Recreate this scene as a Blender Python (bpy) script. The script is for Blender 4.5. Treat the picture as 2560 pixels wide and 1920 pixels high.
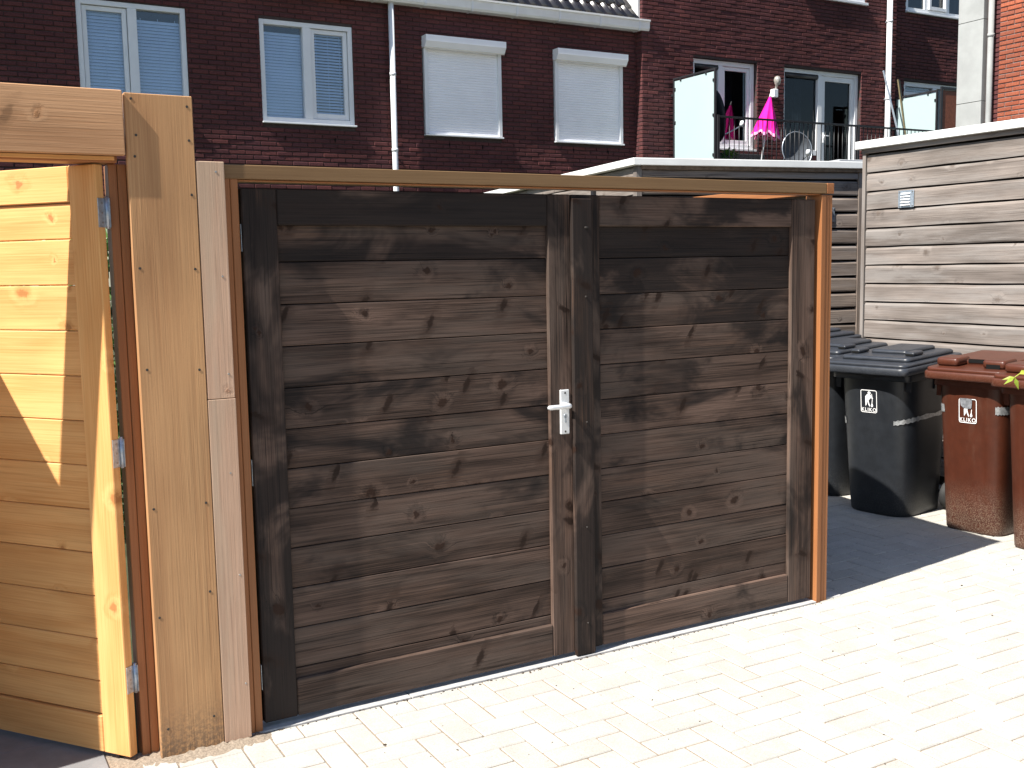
import bpy, bmesh, math, random
from mathutils import Vector, Matrix
random.seed(7)
for o in list(bpy.data.objects): bpy.data.objects.remove(o)
SC = bpy.context.scene
COL = SC.collection
R = math.radians

# ------------------------------------------------------------------ camera
YAW, PITCH, ROLL = 0.512074839, 0.111250277, -0.0183745359
CAMP = Vector((-0.946625, -3.496996, 1.613579))
FPX = 2621.62
fw = Vector((math.sin(YAW)*math.cos(PITCH), math.cos(YAW)*math.cos(PITCH), -math.sin(PITCH)))
r0 = Vector((math.cos(YAW), -math.sin(YAW), 0)); u0 = r0.cross(fw)
rt = r0*math.cos(ROLL)+u0*math.sin(ROLL); up = -r0*math.sin(ROLL)+u0*math.cos(ROLL)
cam = bpy.data.cameras.new('camera'); camo = bpy.data.objects.new('camera', cam); COL.objects.link(camo)
cam.sensor_width = 36; cam.lens = FPX/2560*36; cam.clip_start = 0.05; cam.clip_end = 400
M = Matrix.Identity(4)
for i in range(3):
    M[i][0] = rt[i]; M[i][1] = up[i]; M[i][2] = -fw[i]; M[i][3] = CAMP[i]
camo.matrix_world = M
SC.camera = camo
def project(p):
    d = Vector(p)-CAMP; z = d.dot(fw)
    if z <= 0.01: return (-9999, -9999, z)
    return (1280+FPX*d.dot(rt)/z, 960-FPX*d.dot(up)/z, z)

# ------------------------------------------------------------------ world, sun, exposure
SD = Vector((1.58, 0.22, -1.93)).normalized()          # light travels this way
wd = bpy.data.worlds.new('World'); SC.world = wd; wd.use_nodes = True
nt = wd.node_tree; nt.nodes.clear()
sky = nt.nodes.new('ShaderNodeTexSky'); sky.sky_type = 'NISHITA'; sky.sun_disc = False
sky.sun_elevation = math.asin(-SD.z); sky.sun_rotation = math.atan2(-SD.x, -SD.y)
sky.altitude = 0; sky.air_density = 1.0; sky.dust_density = 0.6; sky.ozone_density = 1.6
bg = nt.nodes.new('ShaderNodeBackground'); bg.inputs[1].default_value = 0.072
wo = nt.nodes.new('ShaderNodeOutputWorld')
nt.links.new(sky.outputs[0], bg.inputs[0]); nt.links.new(bg.outputs[0], wo.inputs[0])
sun = bpy.data.lights.new('sun', 'SUN'); sun.energy = 5.0; sun.angle = R(0.5); sun.color = (1.0, 0.95, 0.87)
suno = bpy.data.objects.new('sun', sun); COL.objects.link(suno)
suno.rotation_euler = SD.to_track_quat('-Z', 'Y').to_euler(); suno.location = (-8, -4, 10)
SC.view_settings.view_transform = 'Standard'; SC.view_settings.look = 'None'
SC.view_settings.gamma = 1; SC.view_settings.use_curve_mapping = False
SC.view_settings.exposure = 1.12
SC.render.resolution_x = 1024; SC.render.resolution_y = 768

# ------------------------------------------------------------------ node helpers
class NT:
    def __init__(s, name):
        s.m = bpy.data.materials.new(name); s.m.use_nodes = True
        s.t = s.m.node_tree; s.t.nodes.clear()
        s.out = s.n('ShaderNodeOutputMaterial'); s.b = s.n('ShaderNodeBsdfPrincipled')
        s.l(s.b.outputs[0], s.out.inputs[0])
    def n(s, typ, **kw):
        x = s.t.nodes.new(typ)
        for k, v in kw.items(): setattr(x, k, v)
        return x
    def l(s, a, b): s.t.links.new(a, b)
    def put(s, sock, v):
        if hasattr(v, 'links'): s.l(v, sock)
        elif isinstance(v, (tuple, list)) and len(v) == 3 and sock.type == 'RGBA': sock.default_value = (*v, 1)
        else: sock.default_value = v
    def math(s, op, a, b=0.0, c=None, clamp=False):
        x = s.n('ShaderNodeMath', operation=op, use_clamp=clamp); s.put(x.inputs[0], a); s.put(x.inputs[1], b)
        if c is not None: s.put(x.inputs[2], c)
        return x.outputs[0]
    def mix(s, f, a, b, blend='MIX'):
        x = s.n('ShaderNodeMix', data_type='RGBA', blend_type=blend)
        s.put(x.inputs[0], f); s.put(x.inputs[6], a); s.put(x.inputs[7], b); return x.outputs[2]
    def vec(s, a, b, c):
        x = s.n('ShaderNodeCombineXYZ'); s.put(x.inputs[0], a); s.put(x.inputs[1], b); s.put(x.inputs[2], c); return x.outputs[0]
    def noise(s, v, scale, detail=3, rough=0.55, dist=0.0):
        x = s.n('ShaderNodeTexNoise'); s.put(x.inputs['Vector'], v); x.inputs['Scale'].default_value = scale
        x.inputs['Detail'].default_value = detail; x.inputs['Roughness'].default_value = rough
        x.inputs['Distortion'].default_value = dist; return x.outputs[0]
    def ramp(s, f, lo, hi, a=0.0, b=1.0, smooth=True):
        x = s.n('ShaderNodeMapRange', interpolation_type='SMOOTHSTEP' if smooth else 'LINEAR')
        s.put(x.inputs[0], f); s.put(x.inputs[1], lo); s.put(x.inputs[2], hi); s.put(x.inputs[3], a); s.put(x.inputs[4], b); return x.outputs[0]
    def bump(s, h, strength=0.3, dist=0.002):
        x = s.n('ShaderNodeBump'); x.inputs['Strength'].default_value = strength; x.inputs['Distance'].default_value = dist
        s.put(x.inputs['Height'], h); s.l(x.outputs[0], s.b.inputs['Normal'])
    def objxyz(s):
        tc = s.n('ShaderNodeTexCoord'); sp = s.n('ShaderNodeSeparateXYZ'); s.l(tc.outputs['Object'], sp.inputs[0]); return sp.outputs, tc
    def rnd(s):
        oi = s.n('ShaderNodeObjectInfo'); ge = s.n('ShaderNodeNewGeometry')
        return s.math('FRACT', s.math('ADD', s.math('MULTIPLY', oi.outputs['Random'], 7.31), ge.outputs['Random Per Island'])), oi
MAT = {}

def wood(name, dark, light, knot, ring=42, warp=16, knotden=0.55, vscale=3.6, rough=0.62, fiber=0.55, bump=0.35,
         var=0.2, grey=None, stain=False, kn=1.0, spec=0.3, dirt=None, crack=0.0, spike=None):
    """boards are modelled with the grain along local X, thickness Y, width Z"""
    N = NT(name); (x, y, z), tc = N.objxyz(); r, oi = N.rnd()
    X = N.math('ADD', x, N.math('MULTIPLY', r, 37.7)); Z = N.math('ADD', z, N.math('MULTIPLY', r, 23.9)); Y = N.math('ADD', y, N.math('MULTIPLY', r, 11.3))
    n1 = N.noise(N.vec(N.math('MULTIPLY', X, 0.9), N.math('MULTIPLY', Y, 3), N.math('MULTIPLY', Z, 5.0)), 1.0, 2)
    vo = N.n('ShaderNodeTexVoronoi', voronoi_dimensions='2D'); vo.inputs['Scale'].default_value = vscale
    wob = N.math('MULTIPLY', N.math('SUBTRACT', N.noise(N.vec(X, Y, Z), 16, 4, 0.7), 0.5), 0.07)
    N.l(N.vec(N.math('ADD', X, wob), N.math('ADD', N.math('MULTIPLY', Z, 1.15), wob), 0), vo.inputs['Vector'])
    d = vo.outputs['Distance']; sc = N.n('ShaderNodeSeparateColor'); N.l(vo.outputs['Color'], sc.inputs[0])
    act = N.math('GREATER_THAN', sc.outputs[0], 1-knotden)
    size = N.ramp(sc.outputs[1], 0, 1, 0.35, 1.1, False)
    dd = N.math('DIVIDE', d, size)
    infl = N.math('MULTIPLY', N.ramp(dd, 0.03, 0.26, 1, 0), act)
    sgn = N.ramp(sc.outputs[2], 0.45, 0.55, -1.0, 1.0)
    ph = N.math('ADD', N.math('MULTIPLY', Z, ring), N.math('ADD', N.math('MULTIPLY', n1, warp), N.math('MULTIPLY', N.math('MULTIPLY', infl, sgn), 5.0)))
    fine = N.noise(N.vec(N.math('MULTIPLY', X, 3.0), N.math('MULTIPLY', Y, 60), N.math('MULTIPLY', Z, 200)), 1.0, 3, 0.6)
    s1 = N.math('MULTIPLY', N.math('ADD', N.math('SINE', N.math('ADD', ph, N.math('MULTIPLY', fine, 1.6))), 1.0), 0.5)
    s1 = N.math('POWER', s1, 1.7)
    fac = N.math('ADD', N.math('MULTIPLY', N.math('SUBTRACT', 1.0, s1), 1-fiber), N.math('MULTIPLY', N.ramp(fine, 0.3, 0.7), fiber), clamp=True)
    col = N.mix(fac, dark, light)
    big = N.noise(N.vec(N.math('MULTIPLY', X, 1.6), Y, N.math('MULTIPLY', Z, 4)), 1.0, 3)
    br = N.math('ADD', N.ramp(big, 0.25, 0.75, 1-var, 1+var), N.ramp(r, 0, 1, -var*0.7, var*0.7, False))
    col = N.mix(1.0, col, N.vec(br, br, br), 'MULTIPLY')
    if grey:
        gm = N.ramp(N.noise(N.vec(N.math('MULTIPLY', X, 1.3), Y, N.math('MULTIPLY', Z, 9)), 1.0, 4, 0.62), 0.42, 0.66)
        col = N.mix(N.math('MULTIPLY', gm, grey[3]), col, grey[:3])
    if crack:
        ck = N.noise(N.vec(N.math('MULTIPLY', X, 1.7), N.math('MULTIPLY', Y, 30), N.math('ADD', N.math('MULTIPLY', Z, 150), N.math('MULTIPLY', infl, 5.0))), 1.0, 5, 0.72)
        col = N.mix(N.math('MULTIPLY', N.ramp(ck, 0.54, 0.68), crack), col, tuple(c*0.35 for c in dark))
        col = N.mix(N.math('MULTIPLY', N.ramp(ck, 0.44, 0.30), crack*0.55), col, tuple(min(1, c*1.45) for c in light))
    if stain:
        oc = N.n('ShaderNodeSeparateColor'); N.l(oi.outputs['Color'], oc.inputs[0])
        b1 = N.noise(N.vec(N.math('MULTIPLY', X, 2.2), Y, N.math('MULTIPLY', Z, 4.5)), 1.0, 4, 0.62, 0.6)
        bl = N.ramp(N.math('ADD', b1, N.math('MULTIPLY', N.math('SUBTRACT', oc.outputs[0], 0.5), 0.55)), 0.45, 0.63)
        col = N.mix(N.math('MULTIPLY', bl, 0.80), col, (0.0085, 0.0075, 0.008))
        b2 = N.noise(N.vec(N.math('MULTIPLY', X, 1.5), N.math('ADD', Y, 5.0), N.math('MULTIPLY', Z, 6)), 1.0, 4, 0.6)
        wr = N.math('MULTIPLY', N.ramp(b2, 0.55, 0.72), N.ramp(fine, 0.4, 0.65))
        col = N.mix(N.math('MULTIPLY', wr, 0.38), col, (0.15, 0.082, 0.05))
    if spike:      # branch knots cut lengthwise: slanted dark spindles with a feathered side
        w2 = N.math('MULTIPLY', N.math('SUBTRACT', N.noise(N.vec(X, Y, Z), 40, 3, 0.6), 0.5), 0.35)
        al = N.math('ADD', N.math('MULTIPLY', X, 0.42), N.math('MULTIPLY', Z, 0.9)); pe = N.math('SUBTRACT', N.math('MULTIPLY', X, 0.9), N.math('MULTIPLY', Z, 0.42))
        v2 = N.n('ShaderNodeTexVoronoi', voronoi_dimensions='2D'); v2.inputs['Scale'].default_value = 1.0
        N.l(N.vec(N.math('ADD', N.math('MULTIPLY', al, 5.5), w2), N.math('ADD', N.math('MULTIPLY', pe, 15.0), w2), 0), v2.inputs['Vector'])
        c2 = N.n('ShaderNodeSeparateColor'); N.l(v2.outputs['Color'], c2.inputs[0]); a2 = N.math('GREATER_THAN', c2.outputs[0], 1-spike[0])
        core = N.math('MULTIPLY', N.ramp(v2.outputs['Distance'], 0.10, 0.24, 1, 0), a2); halo = N.math('MULTIPLY', N.ramp(v2.outputs['Distance'], 0.15, 0.62, 1, 0), a2)
        col = N.mix(N.math('MULTIPLY', halo, N.math('MULTIPLY', N.ramp(fine, 0.4, 0.65), spike[2])), col, spike[1])
        col = N.mix(N.math('MULTIPLY', core, spike[3]), col, tuple(c*0.6 for c in spike[1]))
    km = N.math('MULTIPLY', N.ramp(dd, 0.045, 0.085, 1, 0), act)
    kr = N.math('MULTIPLY', N.ramp(dd, 0.075, 0.14, 1, 0), act)
    col = N.mix(N.math('MULTIPLY', kr, 0.22*kn), col, (knot[0]*0.8, knot[1]*0.8, knot[2]*0.8))
    col = N.mix(N.math('MULTIPLY', km, 0.85*kn), col, knot)
    if dirt:      # splashed soil near the foot of the board (dirt = [local x of the foot, height, colour])
        dm = N.math('MULTIPLY', N.ramp(x, dirt[0], dirt[0]+dirt[1], 1, 0), N.ramp(N.noise(N.vec(x, y, z), 70, 4, 0.7), 0.35, 0.6))
        col = N.mix(N.math('MULTIPLY', dm, 0.8), col, dirt[2])
    N.l(col, N.b.inputs['Base Color']); N.b.inputs['Roughness'].default_value = rough
    N.b.inputs['Specular IOR Level'].default_value = spec
    h = N.math('ADD', N.math('MULTIPLY', fine, 0.7), N.math('ADD', N.math('MULTIPLY', s1, -0.35), N.math('MULTIPLY', km, 0.5)))
    N.bump(h, bump, 0.0016)
    MAT[name] = N.m; return N.m

def plain(name, colr, rough=0.5, spec=0.4, metal=0.0, noise=0.08, scale=12.0, bump=0.0, per=0.0, dust=None, bscale=None):
    N = NT(name); (x, y, z), tc = N.objxyz(); r, oi = N.rnd()
    n = N.noise(tc.outputs['Object'], scale, 4, 0.6)
    br = N.math('ADD', N.ramp(n, 0.25, 0.75, 1-noise, 1+noise), N.ramp(r, 0, 1, -per, per, False))
    col = N.mix(1.0, colr, N.vec(br, br, br), 'MULTIPLY')
    if dust:       # dust = [z0, z1, colour, amount]: dried splashes on the foot of a thing
        dm = N.math('MULTIPLY', N.ramp(z, dust[0], dust[1], 1, 0), N.ramp(N.noise(tc.outputs['Object'], 150, 5, 0.8), 0.45, 0.62))
        col = N.mix(N.math('MULTIPLY', dm, dust[3]), col, dust[2])
        sm = N.ramp(N.noise(N.vec(N.math('MULTIPLY', x, 3), N.math('MULTIPLY', y, 9), N.math('MULTIPLY', z, 2.5)), 1.0, 5, 0.7), 0.5, 0.8)
        col = N.mix(N.math('MULTIPLY', sm, 0.08), col, dust[2])
    N.l(col, N.b.inputs['Base Color']); N.b.inputs['Roughness'].default_value = rough
    N.b.inputs['Specular IOR Level'].default_value = spec; N.b.inputs['Metallic'].default_value = metal
    if bump: N.bump(N.noise(tc.outputs['Object'], bscale or scale*4, 4, 0.6), bump, 0.002)
    MAT[name] = N.m; return N.m

def brickmat(name, cols, rough=0.85):
    N = NT(name); (x, y, z), tc = N.objxyz(); r, oi = N.rnd(); ge = N.n('ShaderNodeNewGeometry')
    cr = N.n('ShaderNodeValToRGB'); N.l(r, cr.inputs[0]); e = cr.color_ramp.elements
    for i, c in enumerate(cols):
        el = e[i] if i < 2 else e.new(0.5)
        el.position = i/(len(cols)-1); el.color = (*c, 1)
    n = N.noise(ge.outputs['Position'], 60, 4, 0.65); n2 = N.noise(ge.outputs['Position'], 1.1, 3)
    br = N.math('MULTIPLY', N.ramp(n, 0.25, 0.75, 0.72, 1.28), N.ramp(n2, 0.3, 0.7, 0.82, 1.15))
    N.l(N.mix(1.0, cr.outputs[0], N.vec(br, br, br), 'MULTIPLY'), N.b.inputs['Base Color'])
    N.b.inputs['Roughness'].default_value = rough; N.b.inputs['Specular IOR Level'].default_value = 0.2
    N.bump(N.noise(ge.outputs['Position'], 90, 4, 0.6), 0.5, 0.004)
    MAT[name] = N.m; return N.m

def glassmat(name, tint=(0.85, 0.92, 0.95), base=0.06):
    N = NT(name); N.t.nodes.remove(N.b)
    tr = N.n('ShaderNodeBsdfTransparent'); tr.inputs[0].default_value = (*tint, 1)
    gl = N.n('ShaderNodeBsdfGlossy'); gl.inputs['Roughness'].default_value = 0.015
    lw = N.n('ShaderNodeLayerWeight'); lw.inputs[0].default_value = 0.18
    mx = N.n('ShaderNodeMixShader'); N.l(N.math('ADD', N.math('MULTIPLY', lw.outputs[0], 0.4), base, clamp=True), mx.inputs[0])
    N.l(tr.outputs[0], mx.inputs[1]); N.l(gl.outputs[0], mx.inputs[2]); N.l(mx.outputs[0], N.out.inputs[0])
    MAT[name] = N.m; return N.m

def leafmat(name, a, b, trans=0.25):
    N = NT(name); r, oi = N.rnd()
    N.l(N.mix(r, a, b), N.b.inputs['Base Color']); N.b.inputs['Roughness'].default_value = 0.45
    tl = N.n('ShaderNodeBsdfTranslucent'); N.l(N.mix(r, a, b), tl.inputs[0])
    mx = N.n('ShaderNodeMixShader'); mx.inputs[0].default_value = trans
    N.l(N.b.outputs[0], mx.inputs[1]); N.l(tl.outputs[0], mx.inputs[2]); N.l(mx.outputs[0], N.out.inputs[0])
    MAT[name] = N.m; return N.m

# woods
wood('dark_wood', (0.026, 0.0170, 0.0135), (0.118, 0.076, 0.058), (0.026, 0.0125, 0.008), ring=40, warp=20, knotden=0.6, var=0.30, stain=True, bump=0.7, grey=(0.104, 0.080, 0.066, 0.5), rough=0.66, fiber=0.62, crack=0.85, spec=0.14, spike=[0.13, (0.030, 0.016, 0.011), 0.75, 0.85])
wood('larch', (0.370, 0.190, 0.090), (0.510, 0.292, 0.155), (0.30, 0.135, 0.05), ring=30, warp=16, knotden=0.6, var=0.12, bump=0.9, kn=0.6, fiber=0.5, crack=0.22, spike=[0.08, (0.22, 0.11, 0.05), 0.5, 0.5])
wood('larch_post', (0.345, 0.176, 0.078), (0.475, 0.268, 0.125), (0.26, 0.13, 0.06), ring=26, warp=10, knotden=0.38, var=0.13, bump=1.0, kn=0.6, fiber=0.5, vscale=3.0, crack=0.22, spike=[0.07, (0.20, 0.095, 0.040), 0.5, 0.6], dirt=[-1.09, 0.26, (0.12, 0.085, 0.06)])
wood('pink_batten', (0.43, 0.26, 0.17), (0.56, 0.365, 0.25), (0.28, 0.13, 0.07), ring=36, warp=10, knotden=0.4, var=0.14, bump=0.8, kn=0.7, crack=0.25, grey=(0.44, 0.36, 0.26, 0.4))
wood('hardwood', (0.24, 0.090, 0.032), (0.33, 0.135, 0.052), (0.22, 0.08, 0.03), ring=60, warp=8, knotden=0.0, var=0.08, bump=0.22, kn=0.0, rough=0.5)
wood('beam_wood', (0.15, 0.082, 0.036), (0.21, 0.125, 0.058), (0.2, 0.1, 0.05), ring=50, warp=8, knotden=0.03, var=0.08, bump=0.3, kn=0.3, rough=0.6)
wood('pine_door', (0.56, 0.265, 0.085), (0.71, 0.400, 0.155), (0.34, 0.14, 0.045), ring=34, warp=16, knotden=0.62, var=0.10, bump=0.4, kn=0.9, crack=0.16)
wood('weathered', (0.105, 0.086, 0.075), (0.225, 0.192, 0.170), (0.085, 0.058, 0.042), ring=44, warp=12, knotden=0.6, var=0.26, bump=1.0, grey=(0.25, 0.23, 0.215, 0.65), kn=0.5, rough=0.8, fiber=0.6, crack=0.4)
wood('weathered_dark', (0.105, 0.080, 0.068), (0.265, 0.215, 0.18), (0.06, 0.042, 0.034), ring=30, warp=12, knotden=0.6, var=0.24, bump=0.9, grey=(0.25, 0.225, 0.215, 0.55), kn=0.55, rough=0.85, fiber=0.6, crack=0.7)
plain('black_gap', (0.012, 0.010, 0.009), 0.9, 0.1)
plain('old_batten', (0.17, 0.12, 0.085), 0.8, 0.2, noise=0.3, scale=30)
# others
plain('white_paint', (0.72, 0.72, 0.70), 0.4, 0.4, noise=0.05, scale=4)
plain('white_pvc', (0.70, 0.715, 0.735), 0.35, 0.45, noise=0.04, scale=3)
plain('shutter_white', (0.82, 0.83, 0.86), 0.45, 0.4, noise=0.03, scale=3)
plain('cream_pvc', (0.66, 0.62, 0.53), 0.4, 0.4, noise=0.05, scale=3)
plain('fascia_white', (0.72, 0.72, 0.70), 0.5, 0.3, noise=0.06, scale=5)
plain('fascia_grey', (0.42, 0.43, 0.45), 0.5, 0.3, noise=0.06, scale=5)
plain('blind', (0.50, 0.62, 0.84), 0.5, 0.35, noise=0.04, scale=3)  # blue sky reflected in the window glass is put into the slat colour
plain('dark_room', (0.012, 0.012, 0.016), 0.9, 0.1)
plain('curtain', (0.22, 0.26, 0.32), 0.9, 0.1, noise=0.3, scale=8)
plain('aluminium', (0.72, 0.74, 0.76), 0.34, 0.5, metal=0.35, noise=0.04, scale=40)
plain('galvanised', (0.42, 0.47, 0.53), 0.38, 0.5, metal=0.75, noise=0.22, scale=60)
plain('screw_dark', (0.05, 0.045, 0.04), 0.5, 0.4, metal=0.3)
plain('screw_steel', (0.35, 0.34, 0.33), 0.35, 0.5, metal=0.8)
plain('black_plastic', (0.013, 0.015, 0.0185), 0.42, 0.45, noise=0.2, scale=18, bump=0.12, bscale=160, dust=[0.02, 0.32, (0.10, 0.098, 0.095), 0.35])
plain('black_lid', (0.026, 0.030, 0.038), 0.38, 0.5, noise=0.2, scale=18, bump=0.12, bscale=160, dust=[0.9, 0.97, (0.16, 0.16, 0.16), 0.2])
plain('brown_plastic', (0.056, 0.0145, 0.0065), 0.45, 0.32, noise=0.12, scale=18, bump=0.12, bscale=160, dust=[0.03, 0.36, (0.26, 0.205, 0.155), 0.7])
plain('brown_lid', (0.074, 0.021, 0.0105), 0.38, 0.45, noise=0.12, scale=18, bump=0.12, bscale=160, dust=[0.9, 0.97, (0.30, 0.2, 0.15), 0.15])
plain('rubber', (0.03, 0.03, 0.03), 0.7, 0.3, noise=0.2)
plain('wheel_grey', (0.16, 0.16, 0.165), 0.6, 0.3, noise=0.2)
plain('slot_dark', (0.008, 0.008, 0.008), 0.8, 0.1)
plain('print_white', (0.78, 0.78, 0.78), 0.5, 0.3)
plain('tape', (0.36, 0.37, 0.38), 0.28, 0.5, metal=0.55, noise=0.35, scale=45, bump=0.7, bscale=60)
plain('tape_dull', (0.22, 0.23, 0.25), 0.5, 0.4, metal=0.3, noise=0.4, scale=45, bump=0.7, bscale=60)
plain('steel_dark', (0.018, 0.018, 0.021), 0.45, 0.4, noise=0.1)
plain('frosted_glass', (0.36, 0.46, 0.47), 0.25, 0.5, noise=0.02, scale=1.0)
plain('rust_reflection', (0.23, 0.075, 0.04), 0.6, 0.3, noise=0.25, scale=24)  # painted reflection: orange brick wall mirrored in a balcony glass panel
plain('pink_cloth', (0.80, 0.010, 0.30), 0.75, 0.2, noise=0.08, scale=20)
plain('pink_hem', (0.85, 0.30, 0.52), 0.75, 0.2)
plain('dish_grey', (0.075, 0.084, 0.098), 0.45, 0.4, noise=0.15, scale=10)
plain('dish_dark', (0.014, 0.014, 0.018), 0.5, 0.3)
plain('concrete', (0.30, 0.31, 0.305), 0.85, 0.2, noise=0.10, scale=3.5, bump=0.25, bscale=80)
plain('kerb_concrete', (0.42, 0.41, 0.40), 0.85, 0.2, noise=0.14, scale=25, bump=0.5, bscale=150)
plain('slab_grey', (0.20, 0.20, 0.205), 0.8, 0.2, noise=0.12, scale=9, bump=0.3, bscale=150)
plain('mortar', (0.060, 0.045, 0.043), 0.95, 0.1, noise=0.25, scale=40)
plain('mortar_grey', (0.20, 0.175, 0.165), 0.95, 0.1, noise=0.25, scale=40)
plain('tile_dark', (0.016, 0.013, 0.014), 0.26, 0.8, noise=0.25, scale=14, per=0.2)
plain('roof_felt', (0.06, 0.06, 0.065), 0.9, 0.2, noise=0.2)
plain('pole_yellow', (0.13, 0.105, 0.055), 0.6, 0.3, noise=0.15)
plain('lamp_glass', (0.42, 0.40, 0.36), 0.15, 0.6, noise=0.3, scale=40, metal=0.3)
plain('planter', (0.03, 0.03, 0.033), 0.6, 0.3)
plain('garden_soil', (0.055, 0.060, 0.032), 0.95, 0.1, noise=0.45, scale=1.5, bump=0.6, bscale=30)
plain('soil', (0.07, 0.05, 0.035), 0.95, 0.1, noise=0.4, scale=30, bump=0.8)
brickmat('brick_brown', [(0.078, 0.027, 0.029), (0.115, 0.038, 0.036), (0.094, 0.032, 0.032), (0.135, 0.047, 0.040), (0.082, 0.030, 0.033)])
brickmat('brick_orange', [(0.235, 0.062, 0.034), (0.30, 0.087, 0.046), (0.26, 0.076, 0.043), (0.21, 0.066, 0.041)])
glassmat('glass', (0.93, 0.96, 0.97), 0.08); glassmat('glass_dark', (0.34, 0.38, 0.40), 0.08)
glassmat('glass_door', (0.34, 0.38, 0.40), 0.03); leafmat('ivy_leaf', (0.03, 0.09, 0.02), (0.14, 0.25, 0.06)); leafmat('bamboo_leaf', (0.24, 0.34, 0.03), (0.42, 0.46, 0.06), 0.35)
leafmat('pot_leaf', (0.05, 0.16, 0.02), (0.12, 0.28, 0.03))

def pavermat():
    N = NT('paver'); (x, y, z), tc = N.objxyz(); r, oi = N.rnd(); ge = N.n('ShaderNodeNewGeometry'); P = ge.outputs['Position']
    base = N.mix(r, (0.412, 0.395, 0.358), (0.448, 0.432, 0.395))
    n = N.noise(P, 220, 4, 0.7); n2 = N.noise(P, 7, 4, 0.6)
    br = N.math('MULTIPLY', N.ramp(n, 0.3, 0.7, 0.80, 1.12), N.ramp(n2, 0.3, 0.7, 0.92, 1.05))
    col = N.mix(1.0, base, N.vec(br, br, br), 'MULTIPLY')
    sp = N.ramp(N.noise(P, 90, 2, 0.5), 0.70, 0.75)
    col = N.mix(N.math('MULTIPLY', sp, 0.5), col, (0.17, 0.14, 0.11))
    n3 = N.ramp(N.noise(P, 1.3, 5, 0.65), 0.52, 0.72)
    col = N.mix(N.math('MULTIPLY', n3, 0.25), col, (0.37, 0.34, 0.33))
    N.l(col, N.b.inputs['Base Color']); N.b.inputs['Roughness'].default_value = 0.88; N.b.inputs['Specular IOR Level'].default_value = 0.2
    N.bump(n, 0.45, 0.0016); MAT['paver'] = N.m
    N = NT('sand'); ge = N.n('ShaderNodeNewGeometry'); P = ge.outputs['Position']
    n = N.noise(P, 120, 5, 0.7); N.l(N.mix(N.ramp(n, 0.3, 0.7), (0.17, 0.135, 0.10), (0.34, 0.275, 0.21)), N.b.inputs['Base Color'])
    N.b.inputs['Roughness'].default_value = 0.95; N.bump(n, 0.8, 0.004); MAT['sand'] = N.m
pavermat()

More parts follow.
